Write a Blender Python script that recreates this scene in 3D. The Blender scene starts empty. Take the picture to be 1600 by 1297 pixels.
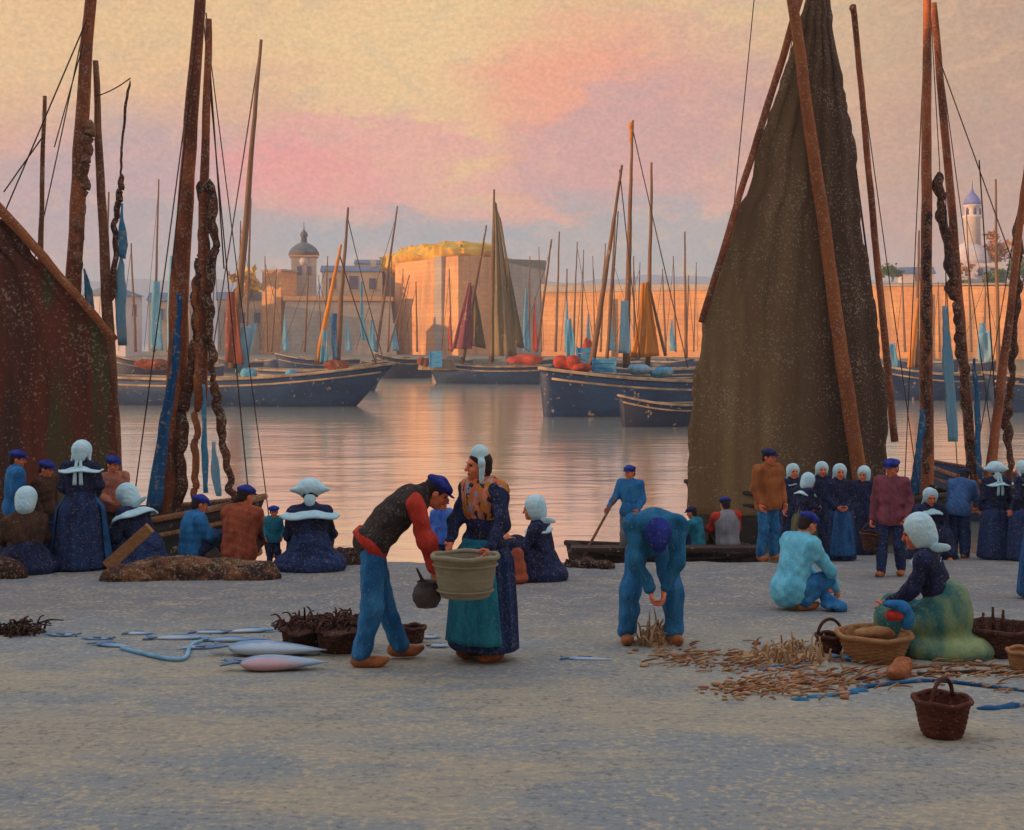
import bpy, math, random
import numpy as np
R = math.radians
rnd = random.Random(7)
nrg = np.random.default_rng(11)
scene = bpy.context.scene
COL = scene.collection

# ------------------------------------------------------------------ camera
CAMZ = 3.9                      # metres above the harbour water
cam_d = bpy.data.cameras.new("camera")
cam = bpy.data.objects.new("camera", cam_d)
COL.objects.link(cam)
cam.location = (0, 0, CAMZ)
cam.rotation_euler = (R(90), 0, 0)
cam_d.lens = 45.0
cam_d.sensor_width = 36.0
cam_d.shift_y = -118.5 / 1600
cam_d.clip_start = 0.1
cam_d.clip_end = 9000
scene.camera = cam
scene.view_settings.view_transform = 'Standard'
scene.view_settings.look = 'None'
scene.view_settings.exposure = 0.40
scene.view_settings.gamma = 1.0

# ------------------------------------------------------------------ node helpers
def lin(r, g, b):
    f = lambda c: (c / 255 / 12.92) if c <= 10 else ((c / 255 + 0.055) / 1.055) ** 2.4
    return (f(r), f(g), f(b), 1.0)

class NT:
    def __init__(self, tree):
        self.t = tree
        self.n = tree.nodes
        self.l = tree.links
    def new(self, typ, **kw):
        nd = self.n.new(typ)
        for k, v in kw.items():
            setattr(nd, k, v)
        return nd
    def put(self, sock, v):
        if hasattr(v, 'is_output'):
            self.l.new(v, sock)
        elif v is not None:
            sock.default_value = v
    def math(self, op, a, b=None, c=None, clamp=False):
        nd = self.new('ShaderNodeMath', operation=op, use_clamp=clamp)
        self.put(nd.inputs[0], a)
        if b is not None: self.put(nd.inputs[1], b)
        if c is not None: self.put(nd.inputs[2], c)
        return nd.outputs[0]
    def vmath(self, op, a, b=None):
        nd = self.new('ShaderNodeVectorMath', operation=op)
        self.put(nd.inputs[0], a)
        if b is not None: self.put(nd.inputs[1], b)
        return nd.outputs['Value'] if op in ('DISTANCE', 'LENGTH', 'DOT_PRODUCT') else nd.outputs[0]
    def noise(self, vec, scale, detail=3, rough=0.55, dist=0.0):
        nd = self.new('ShaderNodeTexNoise')
        self.put(nd.inputs['Vector'], vec)
        nd.inputs['Scale'].default_value = scale
        nd.inputs['Detail'].default_value = detail
        nd.inputs['Roughness'].default_value = rough
        nd.inputs['Distortion'].default_value = dist
        return nd.outputs[0]
    def mix(self, fac, a, b, blend='MIX'):
        nd = self.new('ShaderNodeMix', data_type='RGBA', blend_type=blend)
        self.put(nd.inputs[0], fac)
        self.put(nd.inputs[6], a)
        self.put(nd.inputs[7], b)
        return nd.outputs[2]
    def step(self, v, lo, hi):
        nd = self.new('ShaderNodeMapRange', interpolation_type='SMOOTHSTEP')
        self.put(nd.inputs[0], v)
        nd.inputs[1].default_value = lo
        nd.inputs[2].default_value = hi
        return nd.outputs[0]
    def ramp(self, fac, stops):
        nd = self.new('ShaderNodeValToRGB')
        el = nd.color_ramp.elements
        while len(el) < len(stops):
            el.new(0.5)
        for e, (p, c) in zip(el, stops):
            e.position = p
            e.color = c
        self.put(nd.inputs[0], fac)
        return nd.outputs[0]
    def sep(self, vec):
        nd = self.new('ShaderNodeSeparateXYZ')
        self.put(nd.inputs[0], vec)
        return nd.outputs
    def comb(self, x, y, z):
        nd = self.new('ShaderNodeCombineXYZ')
        for i, v in enumerate((x, y, z)):
            self.put(nd.inputs[i], v)
        return nd.outputs[0]

# ------------------------------------------------------------------ world: evening sky with cloud banks
SUN_EL, SUN_AZ = 6.0, (-0.95, -0.31)          # low evening sun, behind the viewer and to the left
world = bpy.data.worlds.new("World")
scene.world = world
world.use_nodes = True
w = NT(world.node_tree)
w.n.clear()
w_out = w.new('ShaderNodeOutputWorld')
w_bg = w.new('ShaderNodeBackground')
w.l.new(w_bg.outputs[0], w_out.inputs[0])
w_bg.inputs[1].default_value = 0.1
sky = w.new('ShaderNodeTexSky', sky_type='NISHITA')
sky.sun_disc = False
sky.sun_elevation = R(SUN_EL)
sky.sun_rotation = math.atan2(SUN_AZ[0], SUN_AZ[1])
tc = w.new('ShaderNodeTexCoord')
dirv = tc.outputs['Generated']
sx, sy, sz = w.sep(dirv)
sv = w.vmath('MULTIPLY', dirv, (1.0, 1.0, 2.6))
nb = w.noise(sv, 4.2, 5, 0.6, 0.6)
ns = w.noise(w.vmath('MULTIPLY', dirv, (1.0, 1.0, 3.2)), 11.0, 4, 0.6, 1.0)
nf = w.noise(w.vmath('MULTIPLY', dirv, (260.0, 260.0, 340.0)), 1.0, 2, 0.6)
zz = w.math('ADD', sz, w.math('MULTIPLY', w.math('SUBTRACT', nb, 0.5), 0.16))
zz = w.math('ADD', zz, w.math('MULTIPLY', w.math('SUBTRACT', ns, 0.5), 0.085))
nb2 = w.math('ADD', w.math('MULTIPLY', nb, 0.5), w.math('MULTIPLY', ns, 0.5))
base = w.ramp(zz, [(0.0, lin(150, 158, 166)), (0.035, lin(142, 152, 160)), (0.065, lin(200, 164, 158)),
                   (0.10, lin(212, 158, 148)), (0.145, lin(212, 164, 136)), (0.20, lin(222, 180, 134)),
                   (0.27, lin(216, 184, 136)), (0.42, lin(180, 188, 200)), (1.0, lin(218, 228, 248))])
def blob(px, py, r, sxy, nz, lo, hi):
    x, z = (px - 800) / 2000, (530 - py) / 2000
    l = math.sqrt(x * x + 1 + z * z)
    d = w.vmath('DISTANCE', w.vmath('MULTIPLY', dirv, (1, 1, sxy)), (x / l, 1 / l, z / l * sxy))
    v = w.math('ADD', w.math('SUBTRACT', 1.0, w.math('DIVIDE', d, r)), w.math('MULTIPLY', w.math('SUBTRACT', nz, 0.5), 1.7))
    return w.step(v, lo, hi)
c = base
c = w.mix(w.math('MULTIPLY', blob(640, 120, 0.16, 1.2, nb, 0.1, 0.7), 0.7), c, lin(226, 190, 138))
c = w.mix(w.math('MULTIPLY', blob(930, 180, 0.13, 1.3, nb2, -0.05, 0.75), 0.9), c, lin(230, 152, 126))
c = w.mix(w.math('MULTIPLY', blob(990, 245, 0.15, 1.9, ns, 0.15, 0.6), 0.8), c, lin(196, 150, 152))
c = w.mix(w.math('MULTIPLY', blob(700, 235, 0.06, 1.0, ns, 0.1, 0.6), 0.75), c, lin(224, 182, 134))
c = w.mix(w.math('MULTIPLY', blob(560, 255, 0.15, 2.6, ns, 0.2, 0.55), 0.7), c, lin(222, 152, 150))
c = w.mix(w.math('MULTIPLY', blob(260, 260, 0.17, 2.4, nb, 0.1, 0.7), 0.75), c, lin(180, 152, 160))
c = w.mix(w.math('MULTIPLY', blob(1030, 395, 0.20, 3.2, ns, 0.2, 0.6), 0.8), c, lin(146, 158, 164))
c = w.mix(w.math('MULTIPLY', blob(340, 390, 0.20, 3.2, ns, 0.2, 0.6), 0.7), c, lin(146, 154, 162))
c = w.mix(w.math('MULTIPLY', blob(1130, 150, 0.12, 1.2, ns, 0.1, 0.8), 0.7), c, lin(196, 150, 144))
c = w.mix(w.math('MULTIPLY', blob(450, 270, 0.10, 2.4, nb2, 0.05, 0.65), 0.85), c, lin(230, 146, 142))
c = w.mix(w.math('MULTIPLY', blob(120, 330, 0.14, 2.0, ns, 0.1, 0.7), 0.7), c, lin(168, 150, 160))
c = w.mix(w.math('MULTIPLY', blob(640, 375, 0.14, 5.0, ns, 0.15, 0.7), 0.75), c, lin(140, 156, 168))
c = w.mix(w.math('MULTIPLY', w.step(sx, 0.12, 0.36), w.step(sy, 0.3, 0.8)), c, w.mix(0.75, c, lin(166, 134, 122)))
nm = w.noise(w.vmath('MULTIPLY', dirv, (34.0, 34.0, 52.0)), 1.0, 4, 0.65, 0.5)
c = w.mix(w.math('MULTIPLY', w.step(nm, 0.5, 0.66), 0.16), c, lin(150, 158, 152))
c = w.mix(w.math('MULTIPLY', w.step(nm, 0.48, 0.34), 0.26), c, lin(224, 178, 138))
grain = w.math('ADD', 0.72, w.math('MULTIPLY', nf, 0.56))
c = w.mix(1.0, c, w.comb(grain, grain, grain), 'MULTIPLY')
c = w.mix(1.0, c, (8.8, 8.8, 8.8, 1), 'MULTIPLY')          # cloud radiance on the scale of the physical sky
c = w.mix(w.math('MULTIPLY', w.math('SUBTRACT', 1.0, w.step(nb, 0.25, 0.45)), 0.06), c, sky.outputs[0])
w.l.new(c, w_bg.inputs[0])

# ------------------------------------------------------------------ sun
sun_d = bpy.data.lights.new("sun", 'SUN')
sun = bpy.data.objects.new("sun", sun_d)
COL.objects.link(sun)
sun_d.energy = 4.6
sun_d.angle = R(0.5)
sun_d.color = (1.0, 0.56, 0.27)
from mathutils import Vector
_e = R(SUN_EL)
_v = Vector((SUN_AZ[0] * math.cos(_e), SUN_AZ[1] * math.cos(_e), math.sin(_e)))
sun.rotation_euler = _v.to_track_quat('Z', 'Y').to_euler()

# ------------------------------------------------------------------ placing and mesh helpers
def P(px, py, d):
    """world point at depth d seen at pixel (px, py) of the 1600 x 1297 photograph"""
    return np.array([(px - 800) / 2000 * d, d, CAMZ - (py - 530) / 2000 * d])

def smooth(t):
    t = np.clip(t, 0, 1)
    return t * t * (3 - 2 * t)

def ground_z(x, y):
    """the quay slopes to the water; at the right it runs on as a steeper slip"""
    s = smooth((np.asarray(x, float) - 3.4) / 1.2)
    return 2.0 - 0.064 * np.asarray(y, float) - s * 0.046 * np.clip(np.asarray(y, float) - 12.5, 0, None)

def G(px, py):
    d = 3.0
    while d < 40:
        x = (px - 800) / 2000 * d
        z = float(ground_z(x, d))
        if 530 + 2000 * (CAMZ - z) / d <= py:
            return np.array([x, d, z])
        d += 0.01
    raise ValueError((px, py))

def gp(x, y, dz=0.0):
    return np.array([x, y, float(ground_z(x, y)) + dz])

def mk(name, V, F, mat, parent=None, smooth_=True, mi=None):
    """one mesh object from world-space vertices"""
    V = np.asarray(V, dtype=float).reshape(-1, 3)
    o_loc = np.array(parent['_loc']) if parent is not None else np.array([V[:, 0].mean(), V[:, 1].mean(), V[:, 2].min()])
    me = bpy.data.meshes.new(name)
    me.from_pydata((V - o_loc).tolist(), [], [list(map(int, f)) for f in F] if not isinstance(F, np.ndarray) else F.tolist())
    for m in (mat if isinstance(mat, (list, tuple)) else [mat]):
        me.materials.append(m)
    if mi is not None:
        me.polygons.foreach_set('material_index', np.asarray(mi, dtype=np.int32))
    me.polygons.foreach_set('use_smooth', np.full(len(me.polygons), smooth_))
    me.update()
    o = bpy.data.objects.new(name, me)
    COL.objects.link(o)
    o['_loc'] = o_loc.tolist()
    if parent is not None:
        o.parent = parent
        o['_loc'] = parent['_loc']
    else:
        o.location = o_loc.tolist()
    return o

def tag(o, label, cat, group=None):
    o['label'] = label
    o['category'] = cat
    if group: o['group'] = group
    return o

def struct(o):
    o['kind'] = 'structure'
    return o

def root(name, loc, label, cat, group=None):
    o = bpy.data.objects.new(name, None)
    o.empty_display_size = 0.2
    COL.objects.link(o)
    o.location = [float(v) for v in loc]
    o['_loc'] = [float(v) for v in loc]
    return tag(o, label, cat, group)

class MB:
    """collects pieces of ONE part"""
    def __init__(self):
        self.V, self.F, self.M, self.n = [], [], [], 0
    def add(self, V, F, mi=0):
        V = np.asarray(V, float).reshape(-1, 3)
        for f in F:
            self.F.append([int(i) + self.n for i in f])
            self.M.append(mi)
        self.V.append(V)
        self.n += len(V)
        return self
    def build(self, name, mat, parent=None, smooth_=True):
        return mk(name, np.concatenate(self.V), self.F, mat, parent, smooth_, self.M if isinstance(mat, (list, tuple)) else None)

def tube(pts, rad, seg=10, wob=0.0, seed=0, cap=True):
    pts = np.asarray(pts, float)
    n = len(pts)
    rad = np.full(n, rad, float) if np.isscalar(rad) else np.asarray(rad, float)
    rg = np.random.default_rng(seed)
    V, F = [], []
    up = np.array([0.31, 0.17, 0.93])
    for i in range(n):
        t = pts[min(i + 1, n - 1)] - pts[max(i - 1, 0)]
        t = t / (np.linalg.norm(t) + 1e-9)
        u = np.cross(t, up)
        if np.linalg.norm(u) < 0.15:
            u = np.cross(t, np.array([1.0, 0, 0]))
        u /= np.linalg.norm(u)
        v = np.cross(t, u)
        for k in range(seg):
            a = 2 * math.pi * k / seg
            r = rad[i] * (1 + wob * (rg.random() * 2 - 1))
            V.append(pts[i] + r * (math.cos(a) * u + math.sin(a) * v))
    for i in range(n - 1):
        for k in range(seg):
            a, b = i * seg + k, i * seg + (k + 1) % seg
            F.append((a, b, b + seg, a + seg))
    if cap:
        F.append(tuple(range(seg))[::-1])
        F.append(tuple((n - 1) * seg + k for k in range(seg)))
    return np.array(V), F

def interp(pts, n):
    """n points along a polyline, Catmull-Rom smoothed"""
    pts = np.asarray(pts, float)
    if len(pts) == 2:
        t = np.linspace(0, 1, n)[:, None]
        return pts[0] * (1 - t) + pts[1] * t
    q = np.vstack([2 * pts[0] - pts[1], pts, 2 * pts[-1] - pts[-2]])
    out = []
    for s in np.linspace(0, len(pts) - 1 - 1e-6, n):
        i = int(s); t = s - i
        p0, p1, p2, p3 = q[i], q[i + 1], q[i + 2], q[i + 3]
        out.append(0.5 * (2 * p1 + (p2 - p0) * t + (2 * p0 - 5 * p1 + 4 * p2 - p3) * t * t + (3 * p1 - p0 - 3 * p2 + p3) * t ** 3))
    return np.array(out)

def box(x0, x1, y0, y1, z0, z1):
    V = [(x, y, z) for z in (z0, z1) for y in (y0, y1) for x in (x0, x1)]
    F = [(0, 2, 3, 1), (4, 5, 7, 6), (0, 1, 5, 4), (2, 6, 7, 3), (0, 4, 6, 2), (1, 3, 7, 5)]
    return np.array(V, float), F

def obox(a, b, w_, z0, z1, off=0.0):
    """box standing on the plan line a->b, w_ thick behind it (to the left of a->b)"""
    a, b = np.array(a, float), np.array(b, float)
    t = (b - a) / np.linalg.norm(b - a)
    nrm = np.array([-t[1], t[0]])
    p = [a - nrm * off, b - nrm * off, b + nrm * w_, a + nrm * w_]
    zt = z1 if isinstance(z1, (list, tuple)) else (z1,) * 4
    V = [(q[0], q[1], z0) for q in p] + [(q[0], q[1], z) for q, z in zip(p, zt)]
    F = [(3, 2, 1, 0), (4, 5, 6, 7), (0, 1, 5, 4), (1, 2, 6, 5), (2, 3, 7, 6), (3, 0, 4, 7)]
    return np.array(V), F

def lathe(prof, seg, cen, fold=None, sx=1.0, sy=1.0, close=True):
    """prof: list of (r, z); fold(a, i) multiplies the radius"""
    V, F = [], []
    for i, (r, z) in enumerate(prof):
        for k in range(seg):
            a = 2 * math.pi * k / seg
            rr = r * (fold(a, i / (len(prof) - 1)) if fold else 1)
            V.append((cen[0] + rr * sx * math.cos(a), cen[1] + rr * sy * math.sin(a), cen[2] + z))
    for i in range(len(prof) - 1):
        for k in range(seg):
            a, b = i * seg + k, i * seg + (k + 1) % seg
            F.append((a, b, b + seg, a + seg))
    if close:
        F.append(tuple(range(seg))[::-1])
        F.append(tuple((len(prof) - 1) * seg + k for k in range(seg)))
    return np.array(V), F

# ------------------------------------------------------------------ smooth solids (distance field -> surface net)
class Field:
    def __init__(self, res, k=0.04):
        self.p, self.res, self.k = [], res, k
    def cap(self, a, b, r1, r2=None, k=None, sub=False):
        a, b = np.asarray(a, float), np.asarray(b, float)
        r2 = r1 if r2 is None else r2
        rm = max(r1, r2)
        self.p.append(('c', np.minimum(a, b) - rm, np.maximum(a, b) + rm, (a, b, r1, r2), self.k if k is None else k, sub))
        return self
    def ell(self, c, r, M=None, k=None, sub=False):
        c, r = np.asarray(c, float), np.asarray(r, float)
        M = np.eye(3) if M is None else np.asarray(M, float)
        e = np.sqrt(((M * r[None, :]) ** 2).sum(1))
        self.p.append(('e', c - e, c + e, (c, r, M), self.k if k is None else k, sub))
        return self
    def mesh(self, disp=None):
        res = self.res
        lo = np.min([p[1] for p in self.p if not p[5]], axis=0) - 3 * res - 0.01
        hi = np.max([p[2] for p in self.p if not p[5]], axis=0) + 3 * res + 0.01
        n = np.ceil((hi - lo) / res).astype(int) + 1
        D = np.full(n, 0.5, np.float32)
        ax = [lo[i] + res * np.arange(n[i]) for i in range(3)]
        for kind, a0, a1, q, k, sub in self.p:
            m = k + 3 * res
            i0 = np.clip(np.floor((a0 - m - lo) / res).astype(int), 0, n - 1)
            i1 = np.clip(np.ceil((a1 + m - lo) / res).astype(int) + 1, 1, n)
            if (i1 <= i0).any(): continue
            X, Y, Z = np.meshgrid(*[ax[j][i0[j]:i1[j]].astype(np.float32) for j in range(3)], indexing='ij')
            if kind == 'c':
                a, b, r1, r2 = q
                ba = b - a
                L = float(ba @ ba) + 1e-9
                t = np.clip(((X - a[0]) * ba[0] + (Y - a[1]) * ba[1] + (Z - a[2]) * ba[2]) / L, 0, 1)
                d = np.sqrt((X - a[0] - t * ba[0]) ** 2 + (Y - a[1] - t * ba[1]) ** 2 + (Z - a[2] - t * ba[2]) ** 2) - (r1 + (r2 - r1) * t)
            else:
                cc, r, M = q
                x, y, z = X - cc[0], Y - cc[1], Z - cc[2]
                u = [x * M[0, j] + y * M[1, j] + z * M[2, j] for j in range(3)]
                k0 = np.sqrt(sum((u[j] / r[j]) ** 2 for j in range(3)))
                k1 = np.sqrt(sum((u[j] / r[j] ** 2) ** 2 for j in range(3))) + 1e-6
                d = k0 * (k0 - 1) / k1
            S = D[i0[0]:i1[0], i0[1]:i1[1], i0[2]:i1[2]]
            if sub:
                h = np.clip(0.5 - 0.5 * (S + d) / k, 0, 1)
                S[...] = S * (1 - h) - d * h + k * h * (1 - h)
            else:
                h = np.clip(0.5 + 0.5 * (S - d) / k, 0, 1)
                S[...] = S * (1 - h) + d * h - k * h * (1 - h)
        if disp is not None:
            X, Y, Z = np.meshgrid(*[v.astype(np.float32) for v in ax], indexing='ij')
            D += disp(X, Y, Z).astype(np.float32)
        ins = D < 0
        cn = [ins[i:n[0] - 1 + i, j:n[1] - 1 + j, k:n[2] - 1 + k] for i in (0, 1) for j in (0, 1) for k in (0, 1)]
        s = sum(v.astype(np.int8) for v in cn)
        act = (s > 0) & (s < 8)
        I = np.argwhere(act)
        idx = np.full(act.shape, -1, np.int64)
        idx[act] = np.arange(len(I))
        acc, cnt = np.zeros((len(I), 3)), np.zeros(len(I))
        cs = [(i, j, k) for i in (0, 1) for j in (0, 1) for k in (0, 1)]
        val = {q: D[I[:, 0] + q[0], I[:, 1] + q[1], I[:, 2] + q[2]] for q in cs}
        for q in cs:
            for axn in range(3):
                if q[axn] == 0:
                    q2 = list(q); q2[axn] = 1; q2 = tuple(q2)
                    va, vb = val[q], val[q2]
                    m = (va < 0) != (vb < 0)
                    t = np.where(m, va / np.where(m, va - vb, 1), 0)
                    pos = np.array(q, float)[None, :].repeat(len(I), 0)
                    pos[:, axn] = t
                    acc[m] += pos[m]
                    cnt[m] += 1
        V = lo + (I + acc / np.maximum(cnt, 1)[:, None]) * res
        Fs = []
        for axn in range(3):
            A = [slice(1, n[i] - 1) for i in range(3)]
            B = list(A)
            A[axn] = slice(0, n[axn] - 1); B[axn] = slice(1, n[axn])
            a, b = ins[tuple(A)], ins[tuple(B)]
            E = np.argwhere(a != b)
            if not len(E): continue
            fl = a[tuple(E.T)]
            base_ = E.copy()
            o1, o2 = (axn + 1) % 3, (axn + 2) % 3
            off = np.ones(3, int); off[axn] = 0
            base_ = E + off
            def cell(d1, d2):
                q = base_.copy(); q[:, o1] -= d1; q[:, o2] -= d2
                return idx[tuple(q.T)]
            qd = np.stack([cell(1, 1), cell(0, 1), cell(0, 0), cell(1, 0)], 1)
            qd[~fl] = qd[~fl][:, ::-1]
            Fs.append(qd)
        F = np.concatenate(Fs)
        return V, F

def wrinkle(amp, sc=1.0, seed=0):
    g = np.random.default_rng(seed)
    ks = [(g.normal(size=3) * 9 * sc, g.random() * 6.28) for _ in range(3)] + [(g.normal(size=3) * 20 * sc, g.random() * 6.28) for _ in range(4)]
    def f(X, Y, Z):
        o = 0
        for i, (k, p) in enumerate(ks):
            o = o + np.sin(k[0] * X + k[1] * Y + k[2] * Z + p) * (1.0 if i < 3 else 0.6)
        return o * amp / 3
    return f

# ------------------------------------------------------------------ materials
MATS = {}
PAPER = lin(176, 156, 128)
def mat(name, col, col2=None, fleck=0.25, fs=30.0, rough=0.85, streak=(1, 1, 1), vs=3.0, bump=0.25, fcol=PAPER, spec=0.2, metal=0.0, space='Object', bs=40.0, col3=None, xmix=None, fop=0.6):
    """chalky surface: two tones blended by a broad noise, worn flecks by a fine one"""
    if name in MATS: return MATS[name]
    m = bpy.data.materials.new(name)
    m.use_nodes = True
    t = NT(m.node_tree)
    t.n.clear()
    out = t.new('ShaderNodeOutputMaterial')
    b = t.new('ShaderNodeBsdfPrincipled')
    t.l.new(b.outputs[0], out.inputs[0])
    tcn = t.new('ShaderNodeTexCoord')
    if space == 'World':
        g = t.new('ShaderNodeNewGeometry')
        vec = g.outputs['Position']
    else:
        vec = tcn.outputs['Object']
    sv_ = t.vmath('MULTIPLY', vec, streak)
    n1 = t.noise(sv_, vs, 4, 0.6, 0.3)
    col2 = col2 or tuple(min(1, v * 1.5) for v in col[:3]) + (1,)
    cc = t.mix(t.step(n1, 0.36, 0.66), col, col2)
    if col3:
        cc = t.mix(t.step(t.noise(t.vmath('ADD', sv_, (7.3, 2.1, 4.4)), vs * 1.3, 3, 0.6, 0.3), 0.46, 0.64), cc, col3)
    if xmix:      # cloths of a different tanning along the width of a sail
        xx = t.math('ADD', t.sep(vec)[0], t.math('MULTIPLY', t.math('SUBTRACT', n1, 0.5), 1.6))
        cc = t.mix(t.math('MULTIPLY', t.step(xx, xmix[0], xmix[1]), 0.85), cc, xmix[2])
    n2 = t.noise(vec, fs, 2, 0.65)
    n3 = t.noise(vec, vs * 1.7, 2, 0.5)
    thr = t.math('SUBTRACT', 0.70 - fleck * 0.34, t.math('MULTIPLY', t.math('SUBTRACT', n3, 0.5), 0.30))
    fac = t.math('MULTIPLY', t.math('MULTIPLY', t.math('SUBTRACT', n2, thr), 11.0, clamp=True), fop)
    if fleck > 0:
        cc = t.mix(fac, cc, fcol)
    n4 = t.noise(sv_, fs * 2.3, 2, 0.6)
    g_ = t.math('ADD', 0.78, t.math('MULTIPLY', n4, 0.44))
    cc = t.mix(1.0, cc, t.comb(g_, g_, g_), 'MULTIPLY')
    t.l.new(cc, b.inputs['Base Color'])
    b.inputs['Roughness'].default_value = rough
    b.inputs['Specular IOR Level'].default_value = spec
    b.inputs['Metallic'].default_value = metal
    if bump:
        bp = t.new('ShaderNodeBump')
        bp.inputs['Strength'].default_value = bump
        bp.inputs['Distance'].default_value = 0.02
        t.l.new(t.noise(sv_, bs, 3, 0.6), bp.inputs['Height'])
        t.l.new(bp.outputs[0], b.inputs['Normal'])
    MATS[name] = m
    return m

def cloth(name, col, col2=None, fleck=0.25, fs=34):
    col, col2 = [tuple(min(.9, v * 1.22) for v in q[:3]) + (1,) if q else None for q in (col, col2)]
    return mat(name, col, col2, fleck + 0.07, fs * 1.5, 0.92, (1, 1, 0.35), 9.0, 0.7, bs=70, fop=0.36)

M_navy = cloth('navy_cloth', lin(30, 40, 74), lin(38, 58, 98), 0.3)
M_navy2 = cloth('ink_cloth', lin(26, 30, 52), lin(36, 44, 78), 0.25)
M_blueskirt = cloth('blue_skirt_cloth', lin(30, 62, 104), lin(40, 92, 138), 0.2)
M_smock = cloth('blue_smock_cloth', lin(34, 98, 150), lin(52, 122, 172), 0.15)
M_teal = cloth('teal_cloth', lin(30, 100, 122), lin(44, 128, 144), 0.15)
M_lightblue = cloth('pale_blue_cloth', lin(96, 176, 202), lin(120, 200, 218), 0.1)
M_royal = cloth('royal_blue_cloth', lin(48, 88, 176), lin(88, 132, 208), 0.25)
M_trouser = cloth('blue_trouser_cloth', lin(34, 92, 140), lin(56, 124, 172), 0.2)
M_jacket16 = cloth('slate_blue_cloth', lin(28, 88, 124), lin(44, 112, 146), 0.15)
M_rust = cloth('rust_cloth', lin(140, 66, 44), lin(168, 84, 56), 0.2)
M_brownjacket = cloth('brown_orange_cloth', lin(140, 78, 40), lin(168, 98, 54), 0.15)
M_plum = cloth('plum_cloth', lin(112, 56, 66), lin(138, 74, 84), 0.1)
M_red = cloth('red_flannel', lin(176, 48, 36), lin(196, 66, 50), 0.12)
M_vest = cloth('dark_vest_cloth', lin(48, 42, 40), lin(68, 56, 50), 0.25)
M_greyvest = cloth('grey_vest_cloth', lin(120, 118, 122), lin(140, 136, 140), 0.15)
M_brownshawl = cloth('brown_shawl_cloth', lin(62, 42, 32), lin(84, 56, 40), 0.2)
M_pink = cloth('faded_pink_cloth', lin(176, 112, 90), lin(150, 90, 74), 0.25)
M_olive = cloth('olive_cloth', lin(84, 88, 60), lin(108, 106, 72), 0.2)
M_green = mat('sea_green_cloth', lin(48, 108, 108), lin(156, 172, 116), 0.3, 40, 0.92, (1, 1, 0.6), 2.6, 0.3, bs=60)
M_white = cloth('starched_linen', lin(176, 212, 236), lin(196, 226, 242), 0.05)  # white linen; the blue cast of shade is put into its colour
M_cap = cloth('navy_cap_felt', lin(34, 42, 108), lin(48, 60, 140), 0.12)
M_capdark = cloth('dark_cap_felt', lin(30, 32, 60), lin(44, 48, 84), 0.12)
M_hair = mat('dark_hair', lin(44, 32, 30), lin(60, 44, 38), 0, 60, 0.6, (1, 1, 0.2))
M_skin = mat('sun_reddened_skin', lin(222, 116, 76), lin(234, 138, 98), 0.0, 50, 0.6, bump=0.05, spec=0.3)
M_eye = mat('dark_eye', lin(40, 28, 26), None, 0, 50, 0.3, bump=0)
M_lip = mat('lip_red', lin(170, 66, 56), None, 0, 50, 0.5, bump=0)
M_clog = mat('clog_wood', lin(152, 86, 48), lin(184, 112, 66), 0.15, 40, 0.6, (1, 1, 1), 8)
M_sock = cloth('blue_sock_wool', lin(40, 66, 104), lin(60, 90, 130), 0.2)

def shawl_material():
    m = bpy.data.materials.new('flowered_shawl_cloth')
    m.use_nodes = True
    t = NT(m.node_tree)
    t.n.clear()
    out = t.new('ShaderNodeOutputMaterial'); b = t.new('ShaderNodeBsdfPrincipled')
    t.l.new(b.outputs[0], out.inputs[0])
    vec = t.new('ShaderNodeTexCoord').outputs['Object']
    vo = t.new('ShaderNodeTexVoronoi'); vo.inputs['Scale'].default_value = 38
    t.l.new(t.vmath('ADD', t.vmath('MULTIPLY', vec, (1, 1, 0.42)), t.vmath('MULTIPLY', t.comb(t.noise(vec, 30), t.noise(vec, 33), t.noise(vec, 36)), (0.05, 0.05, 0.05))), vo.inputs['Vector'])
    r_ = t.sep(vo.outputs['Color'])[0]
    cr = t.ramp(r_, [(0.0, lin(206, 112, 64)), (0.28, lin(224, 140, 112)), (0.45, lin(58, 44, 52)), (0.6, lin(196, 132, 48)), (0.75, lin(216, 118, 76)), (0.9, lin(160, 156, 170))])
    cr.node.color_ramp.interpolation = 'CONSTANT'
    t.l.new(cr, b.inputs['Base Color'])
    b.inputs['Roughness'].default_value = 0.9
    b.inputs['Specular IOR Level'].default_value = 0.2
    return m
M_shawl = shawl_material()

M_wicker = mat('brown_wicker', lin(70, 42, 32), lin(98, 60, 44), 0.2, 50, 0.8, (1, 1, 2), 14)
M_wickerred = mat('red_brown_wicker', lin(82, 40, 30), lin(104, 54, 40), 0.15, 50, 0.8, (1, 1, 2), 14)
M_tanwicker = mat('tan_wicker', lin(160, 110, 70), lin(178, 130, 86), 0.15, 50, 0.8, (1, 1, 2), 14)
M_tub = mat('olive_tub_wood', lin(142, 132, 104), lin(158, 146, 120), 0.12, 30, 0.75, (1, 1, 4), 6)
M_iron = mat('blackened_iron', lin(58, 46, 42), lin(78, 62, 56), 0.15, 40, 0.5, spec=0.4)
M_netbrown = mat('tanned_net', lin(84, 54, 42), lin(140, 92, 58), 0.42, 34, 0.95, (0.6, 1, 1), 5, 1.0, col3=lin(64, 46, 40))
M_netdark = mat('dark_tanned_net', lin(58, 38, 32), lin(78, 50, 38), 0.36, 34, 0.95, (1, 1, 1), 5, 0.8)
M_rope = mat('hemp_rope', lin(120, 88, 62), lin(96, 66, 46), 0.2, 40)
M_bluerope = mat('pale_blue_rope', lin(110, 160, 190), lin(150, 196, 220), 0.15, 40)
M_ropedark = mat('tarred_rope', lin(62, 50, 46), lin(86, 66, 56), 0.1, 10)
M_straw = mat('orange_straw', lin(170, 118, 86), lin(140, 96, 72), 0, 30)
M_strawpale = mat('pale_straw', lin(196, 160, 120), lin(176, 136, 100), 0, 30)
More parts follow.
